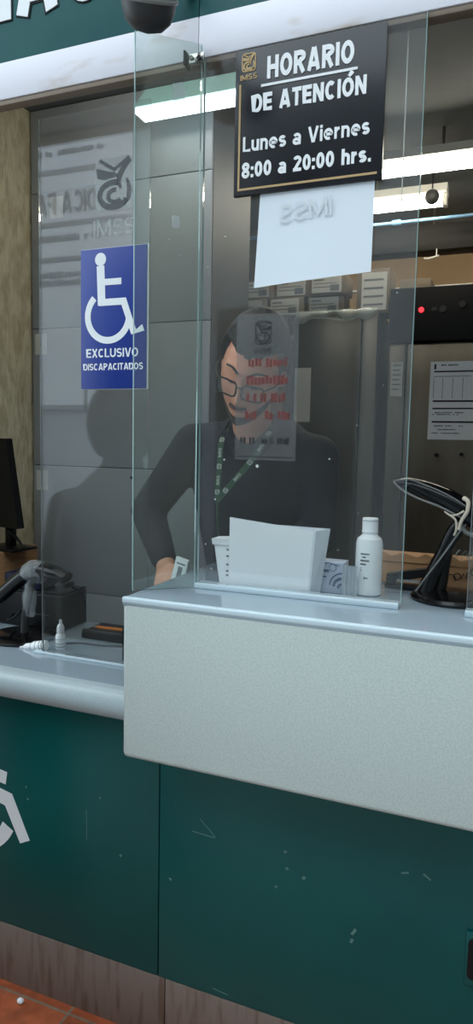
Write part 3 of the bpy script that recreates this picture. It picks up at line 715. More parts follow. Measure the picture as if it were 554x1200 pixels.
# desk shelf with cardboard at back
thing('brown_desk_riser', MB().box(-1.79, -1.655, 1.87, 2.10, 0, 1.098, .004), M['kraft'], 'tan wooden pedestal under the monitor beside the khaki wall', 'pedestal')
mo = root('computer_monitor', (-1.68, 2.0, 1.0985), 'black computer monitor seen edge-on at the far left of the window', 'monitor')
Rm = Matrix.Translation((-1.655, 1.97, 1.0985)) @ Matrix.Rotation(math.radians(-8), 4, 'Z')
part('foot', MB().box(-.11, .055, -.06, .06, 0, .010, .004, m=Rm), M['black'], mo)
part('stem', MB().box(-.05, -.02, .0, .03, .010, .12, .004, m=Rm), M['black'], mo)
part('foot_brace', MB().tube([Rm @ Vector((.045, 0, .012)), Rm @ Vector((.01, 0, .045)), Rm @ Vector((-.04, .0, .075))], .005), M['black'], mo)
part('screen_housing', MB().loft([[Rm @ Vector((x_, y_, z_)) for x_, y_ in ((-.10, -.03), (x2, -.03), (x2-.006, .005), (-.10, .02))] for z_, x2 in ((.082, .052), (.40, -.005))]), M['black'], mo)

# bagged scanner
s2 = root('wrapped_scanner_stand', (-1.34, 1.61, ZL), 'black scanner stand with round base at the left end of the low counter', 'stand')
part('base', MB().lathe([(0, 0), (.095, 0), (.098, .008), (.09, .014), (.03, .024), (0, .026)], (-1.33, 1.615, ZL), 40), M['black_gloss'], s2)
part('neck', MB().tube([(-1.312, 1.60, ZL+.02), (-1.308, 1.60, ZL+.07), (-1.295, 1.60, ZL+.14), (-1.272, 1.60, ZL+.20)], .011, 12), M['char'], s2)
s3 = root('wrapped_barcode_scanner', (-1.26, 1.6, 1.11), 'black barcode scanner wrapped in clear plastic at the left end of the low counter', 'scanner')
hd = MB(); ellipse_tube(hd, [(-1.46, 1.60, .985), (-1.41, 1.60, 1.02), (-1.35, 1.60, 1.070), (-1.30, 1.60, 1.105), (-1.25, 1.60, 1.122), (-1.20, 1.60, 1.118), (-1.160, 1.60, 1.106)], [.022, .024, .024, .026, .030, .032, .026], [.020, .021, .022, .022, .021, .020, .015], (0, 1, 0))
part('body', hd, M['black_gloss'], s3)
part('scan_lip', MB().box(-1.185, -1.150, 1.575, 1.625, 1.078, 1.094, .005), M['black'], s3)
rng = random.Random(4)
def crumple(c, r, sc, seed, k=.35):
    m = MB(); m.ball(c, r, 22, sc); q = random.Random(seed); ph = [q.uniform(0, 6) for _ in range(6)]
    for v in m.b.verts:
        d = v.co-Vector(c); n_ = .5*math.sin(d.x*170+ph[0]+d.z*90)+.5*math.sin(d.z*210+ph[1]-d.y*130)+.4*math.sin(d.y*240+d.x*200+ph[2])
        v.co = Vector(c)+d*(1+k*.3*n_)
    return m
part('plastic_wrap', crumple((-1.268, 1.598, 1.115), .036, (1.25, 1.05, .95), 2), M['bag'], s3, 'crumpled clear plastic wrap')
part('plastic_wrap', crumple((-1.290, 1.598, 1.03), .020, (1.1, 1, 2.6), 5), M['bag'], s3, 'crumpled clear plastic wrap')
cb = MB().tube([(-1.21, 1.63, 1.10), (-1.18, 1.65, 1.07), (-1.165, 1.68, 1.045), (-1.17, 1.705, 1.0)], .004, 8)
thing('black_cable', cb, M['black'], 'black cable arching down behind the wrapped barcode scanner', 'cable'); cb = MB()
cb.tube([(-1.40, 1.66, .96), (-1.36, 1.585, .965), (-1.325, 1.575, .98), (-1.305, 1.58, 1.0)], .004, 8)
thing('black_cable', cb, M['black'], 'black cable looping low across the front of the wrapped scanner stand', 'cable')
thing('black_cable', MB().tube([(-1.19, 1.60, ZL+.004), (-1.14, 1.635, ZL+.004), (-1.08, 1.64, ZL+.004), (-1.0, 1.66, ZL+.004), (-.9, 1.68, ZL+.004)], .0032, 8), M['black'], 'thin black cable lying on the low counter behind the dropper bottles', 'cable')
ty = root('black_tray', (-1.06, 1.72, ZL), 'flat black keyboard tray holding an orange pencil, left of the raised block', 'tray')
part('tray', MB().box(-1.175, -.80, 1.69, 1.80, ZL, ZL+.022, .004), M['black'], ty)
part('rim', MB().box(-1.17, -.80, 1.688, 1.696, ZL+.022, ZL+.030, .002), M['char'], ty)
pc = root('orange_pencil', (-1.0, 1.7, ZL+.03), 'orange pencil lying on the black tray on the low counter', 'pencil')
part('shaft', MB().cyl((-1.125, 1.703, .9415), (-.98, 1.713, .9415), .0048, 6), M['orange'], pc)
part('tip', MB().cone((-1.125, 1.703, .9415), (-1.139, 1.702, .9415), .0048, .0008, 6), M['kraft'], pc)
thing('shadow_gap_strip', MB().box(-.9545, -.9505, 1.562, 1.568, ZL, .995), M['black_matt'], 'narrow black strip standing in for the shadow gap beside the raised block', 'shadow strip')  # black strip painted in for the shadow gap by the block
thing('hanging_wire', MB().cyl((-.2365, 1.44, 1.972), (-.2365, 1.44, 2.7495), .0013, 8), M['lamp_w'], 'thin pale wire hanging behind the front pane right of the hours sign', 'wire')

# dropper bottles
def dropper(name, mtx, label):
    mtx = mtx @ Matrix.Diagonal((1.25, 1.25, 1.42, 1))
    r = root(name, mtx.translation, label, 'bottle', 'small white dropper bottles')
    part('body', MB().lathe([(0, 0), (.0105, 0), (.0115, .002), (.0115, .028), (.009, .032), (.006, .034), (0, .034)], (0, 0, 0), 20, mtx), M['bottle'], r)
    part('cap', MB().lathe([(0, .0342), (.0085, .0342), (.0085, .045), (.006, .050), (.0035, .052), (.003, .060), (0, .061)], (0, 0, 0), 20, mtx), M['white'], r)
    lb_ = MB().lathe([(0, .006), (.01165, .006), (.01165, .008), (0, .008)], (0, 0, 0), 20, mtx); lb_.lathe([(0, .012), (.01165, .012), (.01165, .0135), (0, .0135)], (0, 0, 0), 20, mtx); lb_.lathe([(0, .0215), (.01165, .0215), (.01165, .0225), (0, .0225)], (0, 0, 0), 20, mtx)
    part('label_rings', lb_, M['grey_ink'], r)
dropper('dropper_bottle', Matrix.Translation((-1.162, 1.572, ZL)), 'small white dropper bottle standing upright on the low counter')
dropper('dropper_bottle', Matrix.Translation((-1.190, 1.546, ZL+.0148)) @ Matrix.Rotation(math.radians(-100), 4, 'Y') @ Matrix.Rotation(math.radians(8), 4, 'X'), 'small white dropper bottle lying on its side across the glass edge')

# ================================================================== BACKGROUND ROOM
cb_ = root('grey_storage_cabinet', (-1.45, 2.45, 0), 'tall light grey metal storage cabinet of stacked fronts beside the khaki wall', 'cabinet')
zz = [0, .40, .895, 1.395, 1.93, 2.44, 2.745]
part('carcass', MB().box(-1.79, -1.02, 2.262, 2.62, 0, 2.745), M['char'], cb_)
for a, b in zip(zz, zz[1:]):
    f = part('front_panel', MB().box(-1.788, -1.022, 2.25, 2.2615, a+.0018, b-.0018, .0015), M['cabinet'], cb_)
    if a > .8 and b < 2.6:
        part('paper_tag', MB().box(-1.775 if a < 1.6 else -1.70, -1.72 if a < 1.6 else -1.64, 2.2488, 2.2499, b-.10, b-.02), M['label'], f)
        part('dot', MB().cyl((-1.335, 2.248, b-.035), (-1.335, 2.2499, b-.035), .006), M['ink'], f)

# shelf with small cartons
shf = root('carton_shelf', (-1.2, 3.2, 0), 'dark shelving unit with rows of small cartons behind the pharmacist', 'shelf')
for z in (1.20, 1.60, 1.975): part('shelf_board', MB().box(-1.78, -.965, 3.0, 3.45, z, z+.015), M['lamp_w'] if z > 1.9 else M['fridge'], shf)
part('back_panel', MB().box(-1.78, -.965, 3.45, 3.47, 0, 2.6), M['fridge'], shf)
for x in (-1.78, -.98): part('upright', MB().box(x, x+.015, 3.0, 3.45, 0, 1.974), M['steel'], shf)
small = None
def copy_tree(o, parent=None):
    c = o.copy(); COL.objects.link(c); c.parent = parent
    for ch in list(o.children): copy_tree(ch, c)
    return c
def carton0():
    r = root('medicine_carton', (0, 0, 0), '', 'carton', 'small labelled cartons stacked behind the pharmacist')
    part('body', MB().box(-.082, .082, 0, .12, 0, .084, .001), M['carton'], r, local=True)
    l = part('label', MB().box(-.074, .060, -.0012, -.0002, .008, .078), M['label'], r, local=True)
    t = MB(); t.box(-.066, -.02, -.0018, -.0012, .060, .066); t.box(-.066, .04, -.0018, -.0012, .046, .049); t.box(-.066, .01, -.0018, -.0012, .030, .034); t.box(.01, .05, -.0018, -.0012, .014, .040)
    part('label_print', t, M['grey_ink'], l, local=True)
    return r
c0 = carton0(); first = True
desc = {0: 'bottom', 1: 'middle', 2: 'top'}
posn = ['leftmost', 'second from left', 'third from left', 'fourth from left', 'fifth from the left', 'sixth from the left', 'seventh from the left']
for row, (z, xs) in enumerate(((1.9905, [-1.44, -1.26, -1.07]), (2.0755, [-1.52, -1.35, -1.17, -.995, -.815]), (2.1605, [-1.48, -1.31, -1.14, -.97, -.80]))):
    for i, x_ in enumerate(xs):
        o = c0 if first else copy_tree(c0); first = False
        o.location = (x_, 3.02+.01*((i*7+row) % 3), z)
        o['label'] = 'small grey carton with white label, %s in the %s row of cartons' % (posn[i], desc[row])

# plain cartons lower on the shelves
for i, (x_, w_) in enumerate(((-1.43, .28), (-1.13, .26))):
    k = thing('brown_carton', MB().box(x_-w_/2, x_+w_/2, 3.02, 3.3, 1.6152, 1.90, .002), M['kraft'], ['brown carton on the shelf left of the pharmacist head', 'brown carton on the shelf just behind the pharmacist head'][i], 'carton')

def fridge(name, x0, x1, y0, y1, z1, mtl, label):
    return root(name, ((x0+x1)/2, (y0+y1)/2, 0), label, 'refrigerator')
f1 = fridge('upright_refrigerator', -.955, -.565, 3, 3.6, 2.07, None, 'dark grey-brown upright steel refrigerator behind the pharmacist shoulder')
part('body', MB().box(-.955, -.565, 3.03, 3.6, 0, 2.07, .006), M['fridge_dk'], f1)
part('door', MB().box(-.951, -.640, 3.0, 3.029, .10, 2.06, .006), M['fridge_dk'], f1)
part('side_strip', MB().box(-.636, -.569, 3.0, 3.029, .10, 2.06, .004), M['fridge'], f1, 'lighter grey vertical strip')
part('bottle_print', MB().box(-.935, -.86, 2.9985, 2.9999, 1.60, 1.84), M['label'], f1, 'white paper stuck on the refrigerator door')
g = []
for i in range(21):
    u = i/20; row = []
    for j in range(6):
        v = j/5; x_ = -.93+.36*u
        row.append((x_, 2.985-.012*math.sin(v*PI)-.004*math.sin(u*25), 2.085-v*(.035+.012*math.sin(u*9+1)+.01*math.sin(u*23))))
    g.append(row)
thing('plastic_sheet', sheet(g, .001), M['plastic_sheet'], 'clear plastic film hanging over the top edge of the grey-brown refrigerator', 'plastic sheet')
te = MB().tube([(-.925, 2.983, 2.045), (-.86, 2.98, 2.052), (-.78, 2.98, 2.048), (-.70, 2.98, 2.036), (-.66, 2.98, 2.046), (-.60, 2.98, 2.072), (-.575, 2.99, 2.085)], .003, 6)
te.tube([(-.925, 2.983, 2.045), (-.90, 2.98, 2.066), (-.86, 2.98, 2.062)], .0025, 6)
thing('rolled_film_edge', te, M['plastic_sheet'], 'glossy rolled hem of clear film along the refrigerator top', 'plastic sheet')

f2 = fridge('control_panel_refrigerator', -.52, .4, 3, 3.7, 2.155, None, 'large steel refrigerator with a black control panel and a red display')
part('body', MB().box(-.518, .4, 3.02, 3.7, 0, 2.15, .004), M['fridge_dk'], f2)
cpn = part('control_panel', MB().box(-.518, .4, 2.965, 3.02, 1.935, 2.155, .006), M['black_matt'], f2, 'black control panel')
ld = MB(); ld.prism(arc(-.387, 2.062, .011, 0, 360, 12)[:-1], 2.963, 2.9648)
part('red_display', ld, M['led'], cpn, 'small glowing red display')
kn = MB()
part('knob', MB().cyl((-.30, 2.955, 2.06), (-.30, 2.9648, 2.06), .014), M['char'], cpn); part('knob', MB().cyl((-.225, 2.955, 2.075), (-.225, 2.9648, 2.075), .014), M['char'], cpn)
part('button', MB().box(-.345, -.325, 2.960, 2.9648, 2.055, 2.07), M['char'], cpn)
part('door', MB().box(-.44, .39, 2.990, 3.019, .12, 1.93, .005), M['fridge'], f2)
part('door_post', MB().box(-.515, -.445, 2.990, 3.019, .12, 1.93, .005), M['fridge'], f2)
part('paper_tag', MB().box(-.505, -.455, 2.9885, 2.9899, 1.71, 1.855), M['label'], f2, 'small printed paper on the steel post')
tg = MB()
for i in range(6): tg.box(-.498, -.462-.006*(i % 2), 2.988, 2.9884, 1.838-i*.02, 1.843-i*.02)
part('tag_print', tg, M['grey_ink'], f2)
nn = root('refrigerator_notice', (-.24, 2.988, 1.53), 'white printed form with black lines on the steel refrigerator door', 'notice')
part('paper', MB().box(-.341, -.14, 2.9880, 2.9895, 1.530, 1.852), M['paper'], nn)
fm = MB(); yy = 2.9876
for z, h in ((1.808, .006), (1.686, .007), (1.656, .006), (1.600, .007)): fm.box(-.326, -.16, yy, yy+.0005, z, z+h)
fm.box(-.326, -.318, yy, yy+.0005, 1.82, 1.842); bars(fm, -.312, -.23, 1.834, 1.840, yy+.0004, 12, seed=2); fm.box(-.326, -.18, yy, yy+.0005, 1.790, 1.792)
for i, z in enumerate((1.64, 1.632, 1.585, 1.57, 1.555)): bars(fm, -.325, -.2-.02*(i % 2), z, z+.004, yy+.0004, 14, seed=20+i)
for x_ in (-.326, -.29, -.25, -.21): fm.box(x_, x_+.0015, yy, yy+.0005, 1.70, 1.785)
part('form_print', fm, M['ink'], nn)
hk = MB(); hk.cyl((-.30, 2.975, 1.465), (-.30, 2.99, 1.465), .008); hk.cyl((-.20, 2.975, 1.47), (-.20, 2.99, 1.47), .008)
part('latch_pins', hk, M['black'], f2)
# labelled carton on the refrigerator
lc = root('large_label_carton', (-.62, 3.1, 2.072), 'grey carton with a striped white label standing on the grey-brown refrigerator', 'carton')
part('body', MB().box(-.675, -.535, 3.04, 3.2, 2.0722, 2.26, .002), M['carton'], lc)
part('label', MB().box(-.655, -.545, 3.0385, 3.0398, 2.085, 2.245), M['label'], lc)
t = MB()
for i in range(4): t.box(-.645, -.56, 3.0378, 3.0384, 2.105+i*.035, 2.113+i*.035)
part('label_print', t, M['grey_ink'], lc)
thing('brown_carton', MB().box(-.50, -.37, 3.10, 3.3, 2.1552, 2.22, .002), M['carton'], 'small carton on top of the control panel refrigerator', 'carton')

# lamps, beam, conduit
def lamp(name, x0, x1, y, z, label, tm, house, short=False):
    r = root(name, ((x0+x1)/2, y, z), label, 'ceiling light', 'fluorescent ceiling lights')
    part('housing', MB().loft([[(x0, y-.05, z+.035), (x0, y+.05, z+.035), (x0, y+.03, z+.075), (x0, y-.03, z+.075)], [(x1, y-.05, z+.035), (x1, y+.05, z+.035), (x1, y+.03, z+.075), (x1, y-.03, z+.075)]]), M[house], r)
    part('tube', MB().cyl((x0+.02, y, z), (x1-.02, y, z), .017, 16), M[tm], r)
    for x_ in (x0, x1-.02): part('end_cap', MB().box(x_, x_+.02, y-.022, y+.022, z-.02, z+.034, .003), M['lamp_w'], r)
    part('hanger', MB().cyl(((x0+x1)/2, y, z+.075), ((x0+x1)/2, y, 2.75), .006, 8), M['steel'], r)
lamp('ceiling_or_fill_light', -.95, .30, 2.91, 2.60, 'long fluorescent light at the upper right, above the open gap', 'tube', 'lamp_w')
lamp('ceiling_or_fill_light', -.98, -.34, 3.32, 2.60, 'short fluorescent light just below and behind the long upper right light', 'tube', 'lamp_w')
lamp('ceiling_or_fill_light', -1.5, -.3, 1.78, 2.62, 'added unseen fill light behind the fascia above the pharmacist', 'tube_fill', 'lamp_w')  # added fill tube, out of view, brightens khaki wall and pharmacist
lamp('ceiling_or_fill_light', -1.2, .3, 3.79, 2.545, 'added unseen fill light behind the black beam near the tan wall', 'tube_fill', 'lamp_w', short=True)  # added fill tube, out of view, brightens the back wall
r = root('ceiling_or_fill_light', (-.98, 2.13, 2.58), 'wide fluorescent light with a teal reflection painted on its sides seen through the angled side pane', 'ceiling light', 'fluorescent ceiling lights')
part('diffuser', MB().box(-1.235, -.76, 2.085, 2.16, 2.585, 2.60, .003), M['tube_cool'], r)
part('housing', MB().loft([[(-1.235, 2.08, 2.6005), (-.76, 2.08, 2.6005), (-.76, 2.165, 2.6005), (-1.235, 2.165, 2.6005)], [(-1.20, 2.10, 2.66), (-.80, 2.10, 2.66), (-.80, 2.15, 2.66), (-1.20, 2.15, 2.66)]]), M['teal_refl'], r)
part('hanger', MB().cyl((-1.0, 2.12, 2.66), (-1.0, 2.12, 2.75), .006, 8), M['steel'], r)
cn = root('blue_conduit', (-.4, 3.42, 2.56), 'thin pale blue conduit running under the short fluorescent light', 'pipe')
part('pipe', MB().cyl((-1.6, 3.42, 2.555), (1.55, 3.42, 2.575), .008, 10), M['pipe'], cn)
part('coupling', MB().cyl((-.60, 3.42, 2.5612), (-.56, 3.42, 2.5615), .014, 12), M['pipe'], cn)
thing('black_beam', MB().box(-1.0, 1.58, 3.62, 3.74, 2.475, 2.60, .004), M['beam'], 'black beam crossing below the ceiling at the upper right', 'beam')
thing('wall_rail', MB().box(-1.2, 0.3, 4.185, 4.199, 2.42, 2.428), M['lamp_w'], 'thin pale rail along the tan back wall', 'rail')
hkk = MB().tube([(-.47, 3.63, 2.44), (-.45, 3.60, 2.43), (-.42, 3.60, 2.435), (-.40, 3.62, 2.445)], .005, 8); hkk.cyl((-.41, 3.61, 2.44), (-.41, 3.61, 2.477), .003, 8)
thing('wall_hook', hkk, M['lamp_w'], 'small pale hook under the black beam', 'hook')
emo = root('hanging_bulb', (-.42, 3.26, 2.55), 'small round black ball hanging beside the short fluorescent light', 'lamp')
part('globe', MB().ball((-.40, 3.25, 2.605), .032, 20), M['char'], emo)
part('cord', MB().cyl((-.40, 3.25, 2.64), (-.40, 3.25, 2.75), .003, 8), M['black'], emo)

# ================================================================== PEOPLE
def head_point(x, y, z):
    """skin position for a unit direction; face towards -y"""
    def gb(cx, cz, sx, sz): return math.exp(-((X-cx)/sx)**2-((Zz-cz)/sz)**2)
    X = x*.077; Y = y*.097; Zz = z*.118
    if z < 0:
        X *= 1-.17*(-z)**1.3
        if y < 0: Y = Y*(1-.04*(-z))-.020*(-z)*(1-abs(x))
        else: Y *= 1-.30*(-z)
    if y < 0:
        d = .010*(gb(-.031, .010, .019, .014)+gb(.031, .010, .019, .014))-.005*(gb(-.031, .008, .012, .008)+gb(.031, .008, .012, .008))
        d -= .007*gb(0, .034, .045, .010)
        for q in range(6):
            t = q/5; d -= (.006+.013*t)*.6*gb(0, .012-.042*t, .009+.004*t, .012)
        d -= .009*gb(0, -.033, .016, .008)+.006*gb(0, -.056, .024, .006)+.006*gb(0, -.070, .020, .007)
        d += .004*gb(0, -.063, .024, .003)
        d -= .016*gb(0, -.098, .026, .018)+.004*(gb(-.042, -.025, .02, .02)+gb(.042, -.025, .02, .02))
        Y += d
    return Vector((X, Y, Zz))
def head_mesh(mb, M4):
    """sculpted head, centre at origin, about .235 tall"""
    n, k = 56, 44
    V = [[mb.b.verts.new(M4 @ head_point(math.sin(PI*j/k)*math.sin(2*PI*i/n), -math.sin(PI*j/k)*math.cos(2*PI*i/n), math.cos(PI*j/k))) for i in range(n)] for j in range(1, k)]
    a = mb.b.verts.new(M4 @ Vector((0, 0, .118))); b = mb.b.verts.new(M4 @ head_point(0, 0, -1))
    for i in range(n):
        j = (i+1) % n; mb.b.faces.new((a, V[0][i], V[0][j])); mb.b.faces.new((b, V[-1][j], V[-1][i]))
    for r0, r1 in zip(V, V[1:]):
        for i in range(n):
            j = (i+1) % n; mb.b.faces.new((r0[i], r1[i], r1[j], r0[j]))
    for s in (-1, 1):
        mb.ball(M4 @ Vector((s*.079, .012, -.002)), .03, 14, (.30, .55, 1.0), M4.to_3x3().normalized().to_4x4())
    return mb

def oval(c, rx, ry, tilt=None, n=24, e=2.4):
    o = []
    for i in range(n):
        a = 2*PI*i/n; ca, sa = math.cos(a), math.sin(a)
        p = Vector((rx*math.copysign(abs(ca)**(2/e), ca), ry*math.copysign(abs(sa)**(2/e), sa), 0))
        o.append(Vector(c)+(tilt @ p if tilt else p))
    return o
def torso(mb, stations):
    """stations: (centre, rx, ry, lean about x degrees, turn about z degrees)"""
    mb.loft([oval(c, rx, ry, (Matrix.Rotation(math.radians(tz), 3, 'Z') @ Matrix.Rotation(math.radians(lean), 3, 'X'))) for c, rx, ry, lean, tz in stations]); return mb

def hand(mb, wrist, fwd, palm_n, s=1.0, side=1, curl=25):
    """palm with four unequal bent fingers and a side thumb; palm_n points out of the palm"""
    f = Vector(fwd).normalized(); nrm = Vector(palm_n); nrm = (nrm-f*nrm.dot(f)).normalized(); lat = f.cross(nrm)*side
    w = Vector(wrist); fr = [w, w+f*.03*s, w+f*.085*s]
    rings = []
    for p, a, b in ((w-f*.01, .026, .018), (w+f*.025*s, .034, .017), (w+f*.06*s, .041, .015), (w+f*.088*s, .041, .012)):
        rings.append([p+lat*a*s*math.cos(2*PI*k/14)+nrm*b*s*math.sin(2*PI*k/14) for k in range(14)])
    mb.loft(rings)
    for i, (off, ln, r) in enumerate(((-.031, .072, .0085), (-.010, .080, .0088), (.011, .075, .0085), (.031, .058, .0075))):
        p = w+f*.078*s+lat*off*s; d = (f+lat*off*2.2).normalized(); c = math.radians(curl)
        for seg, (l_, k_) in enumerate(((.46, .5), (.30, 1.0), (.24, 1.0))):
            ang = c*k_; ax = d.cross(nrm).normalized(); d = (Matrix.Rotation(ang, 3, ax) @ d).normalized(); q = p+d*ln*l_*s
            mb.capsule(p, q, r*s*(1-.08*seg), r*s*(.93-.08*seg), 10); p = q
    p = w+f*.022*s-lat*.026*s; d = (f*.75-lat*.75+nrm*.25).normalized()
    for l_, r in ((.036, .0125), (.030, .0105), (.022, .009)):
        q = p+d*l_*s; mb.capsule(p, q, r*s, r*.9*s, 10); p = q; d = (d+f*.28+nrm*.12).normalized()
    return mb

def limb(mb, pts, rs, n=16):
    for (a, b, r0, r1) in zip(pts, pts[1:], rs, rs[1:]): mb.capsule(a, b, r0, r1, n)
    return mb

# --- the pharmacist ---
HM = Matrix.Translation((-.632, 1.665, 1.688)) @ Matrix.Rotation(math.radians(2), 4, 'Z') @ Matrix.Rotation(math.radians(31), 4, 'X') @ Matrix.Rotation(math.radians(19), 4, 'Y') @ Matrix.Diagonal((1.02, 1.06, 1.15, 1))
man = root('person', (-.72, 2.0, 0), 'bearded person in navy shirt, glasses and green lanyard looking down behind the glass', 'person')
B = MB(); head_mesh(B, HM)
neck0 = Vector((-.70, 1.85, 1.535)); neck1 = HM @ Vector((0, .035, -.075))
limb(B, [neck0, neck1], [.058, .050])
shR, shL = Vector((-.905, 1.90, 1.49)), Vector((-.525, 1.92, 1.46))
elR, elL = Vector((-1.085, 1.93, 1.275)), Vector((-.515, 1.93, 1.235))
wrR, wrL = Vector((-.945, 1.79, 1.135)), Vector((-.60, 1.73, 1.21))
def man_torso(mb, g=0):
    torso(mb, [((-.74, 2.04, .86), .165+g, .115+g, 0, 0), ((-.74, 2.05, 1.0), .165+g, .12+g, 5, 0), ((-.735, 2.035, 1.12), .160+g, .12+g, 10, 0), ((-.73, 2.00, 1.26), .175+g, .125+g, 18, 0),
               ((-.72, 1.965, 1.38), .195+g, .125+g, 24, 0), ((-.715, 1.93, 1.47), .185+g, .11+g, 28, 0), ((-.71, 1.90, 1.53), .125+g, .085+g, 30, 0), ((-.705, 1.875, 1.565), .07+g, .065+g, 30, 0)])
man_torso(B, -.006)
limb(B, [shR, elR, wrR], [.056, .044, .029]); limb(B, [shL, elL, wrL], [.056, .044, .029])
limb(B, [(-.71, 1.92, 1.50), shR], [.07, .054]); limb(B, [(-.71, 1.92, 1.50), shL], [.07, .054])
hand(B, wrR, (.25, -.5, -.55), (.4, .35, -.8), 1.0, -1, 28)
hand(B, wrL, (-.15, -.8, -.12), (0, -.1, -1), 1.0, 1, 8)
for s_, hx in ((-1, -.83), (1, -.65)):
    limb(B, [(hx, 2.04, .90), (hx+s_*.01, 2.03, .50), (hx+s_*.015, 2.05, .09)], [.088, .058, .042])
    B.capsule((hx+s_*.015, 2.06, .045), (hx+s_*.03, 1.90, .035), .042, .033, 14)
part('body', remesh(B, .0045, 4), M['skin'], man, angle=180)
# shirt
S = MB(); man_torso(S, .014)
limb(S, [shR, elR, wrR+(elR-wrR)*.10], [.068, .056, .040]); limb(S, [shL, elL, wrL+(elL-wrL)*.10], [.068, .056, .040])
limb(S, [(-.71, 1.925, 1.495), shR], [.08, .066]); limb(S, [(-.71, 1.925, 1.495), shL], [.08, .066])
limb(S, [(-.703, 1.875, 1.53), (-.697, 1.85, 1.552)], [.078, .066])
shirt = part('shirt', remesh(S, .008, 6), M['navy'], man, 'dark navy long-sleeved shirt', angle=180)
col_ = MB()
for s_ in (-1, 1):
    col_.loft([[Vector((-.70+s_*.012, 1.786, 1.488)), Vector((-.70+s_*.012, 1.79, 1.482)), Vector((-.70+s_*.05, 1.79, 1.46)), Vector((-.70+s_*.05, 1.784, 1.465))],
               [Vector((-.70+s_*.065, 1.80, 1.54)), Vector((-.70+s_*.065, 1.807, 1.535)), Vector((-.70+s_*.085, 1.81, 1.51)), Vector((-.70+s_*.088, 1.803, 1.515))],
               [Vector((-.70+s_*.068, 1.87, 1.585)), Vector((-.70+s_*.060, 1.87, 1.585)), Vector((-.70+s_*.082, 1.88, 1.555)), Vector((-.70+s_*.090, 1.875, 1.555))]])
part('collar', col_, M['navy'], shirt)
bt_ = MB()
T_ = MB(); torso(T_, [((-.74, 2.045, .80), .172, .125, 0, 0), ((-.74, 2.045, 1.02), .176, .130, 0, 0)])
for s_, hx in ((-1, -.83), (1, -.65)): limb(T_, [(hx, 2.04, .88), (hx+s_*.01, 2.03, .50), (hx+s_*.015, 2.05, .13)], [.10, .074, .062])
part('trousers', remesh(T_, .012, 4), M['trousers'], man, angle=180)
for s_, hx in ((-1, -.83), (1, -.65)):
    part('shoe', remesh(MB().capsule((hx+s_*.015, 2.07, .045), (hx+s_*.033, 1.90, .038), .052, .043, 16).box(hx-.045+s_*.02, hx+.045+s_*.02, 1.88, 2.11, .001, .03), .008, 3), M['black'], man)
# hair
def shell(M4, keep, g, n=96, k=76, wob=0.):
    """cap over the head surface where keep(x,y,z) in unit sphere coordinates"""
    m = MB(); q = random.Random(3); V = {}
    for j in range(k+1):
        th = PI*j/k
        for i in range(n):
            ph = 2*PI*i/n; x = math.sin(th)*math.sin(ph); y = -math.sin(th)*math.cos(ph); z = math.cos(th)
            t = keep(x, y, z); V[i, j] = (x, y, z, t)
    def pos(x, y, z, e): return M4 @ (head_point(x, y, z)+Vector((x, y, z))*e)
    vo = {}; vi = {}
    for kk, (x, y, z, t) in V.items():
        if t > 0:
            gg = g(x, y, z)*min(1, t*4)+wob*q.uniform(-1, 1)
            vo[kk] = m.b.verts.new(pos(x, y, z, gg)); vi[kk] = m.b.verts.new(pos(x, y, z, -.006))
    edge = {}
    for j in range(k):
        for i in range(n):
            c4 = [(i, j), ((i+1) % n, j), ((i+1) % n, j+1), (i, j+1)]
            if all(c in vo for c in c4):
                m.b.faces.new([vo[c] for c in c4]); m.b.faces.new([vi[c] for c in reversed(c4)])
                for a, b in zip(c4, c4[1:]+c4[:1]):
                    if (b, a) in edge: edge.pop((b, a))
                    else: edge[a, b] = 1
    for a, b in edge: m.b.faces.new((vo[b], vo[a], vi[a], vi[b]))
    bmesh.ops.remove_doubles(m.b, verts=m.b.verts[:], dist=1e-6)
    return m
def keep_hair(x, y, z):
    front = (.50 + .10*abs(x)) if y < 0 else -.55
    line = front*max(0, min(1, (-y+.25)/.6))+(-.25)*(1-max(0, min(1, (-y+.25)/.6)))
    if abs(x) > .7 and y < .1: line = min(line, .12) if y > -.35 else line
    return z-line
part('hair', shell(HM, keep_hair, lambda x, y, z: .012+.012*max(0, z)+.012*max(0, -y)*max(0, z), wob=.0012), M['hair'], man, 'short dark hair', angle=180)
def keep_beard(x, y, z):
    if y > -.05: return -1
    if abs(x) < .33 and -.47 < z < -.37: return .3             # moustache
    if abs(x) < .34 and -.64 < z <= -.47: return -.1           # mouth
    jaw = -.66 + .55*max(0, abs(x)-.30)                        # rises along the jaw towards the ear
    return max(jaw, -.70)-z
part('beard', shell(HM, keep_beard, lambda x, y, z: .0055), M['beard'], man, 'short dark beard', angle=180)
# brows, lips, lids
def on_face(x, z, e):
    return HM @ Vector((x, e, z))
def at_face(x, z, off=0.):
    """point on the skin in front of x,z, raised by off"""
    u = x/.077; w_ = z/.118
    for _ in range(6):
        yy = -math.sqrt(max(.01, 1-u*u-w_*w_)); p = head_point(u, yy, w_); u += (x-p.x)/.077*.8
    return HM @ (p+Vector((0, -off, 0)))
fb = MB()
for s_ in (-1, 1): fb.tube([at_face(s_*.013, .029, .001), at_face(s_*.032, .036, .001), at_face(s_*.050, .030, .000)], lambda t: .0038-.0014*t, 8)
part('eyebrows', fb, M['hair'], man)
part('lips', MB().tube([at_face(x_, z_, -.0005) for x_, z_ in ((-.022, -.0635), (-.010, -.0605), (0, -.0615), (.010, -.0605), (.022, -.0635))], lambda t: .0018+.0028*math.sin(PI*t), 8), M['lip'], man)
ld_ = MB()
for s_ in (-1, 1): ld_.tube([at_face(s_*.019, .004, .0008), at_face(s_*.031, -.001, .001), at_face(s_*.043, .003, .0008)], .0016, 6)
part('eyelashes', ld_, M['hair'], man)
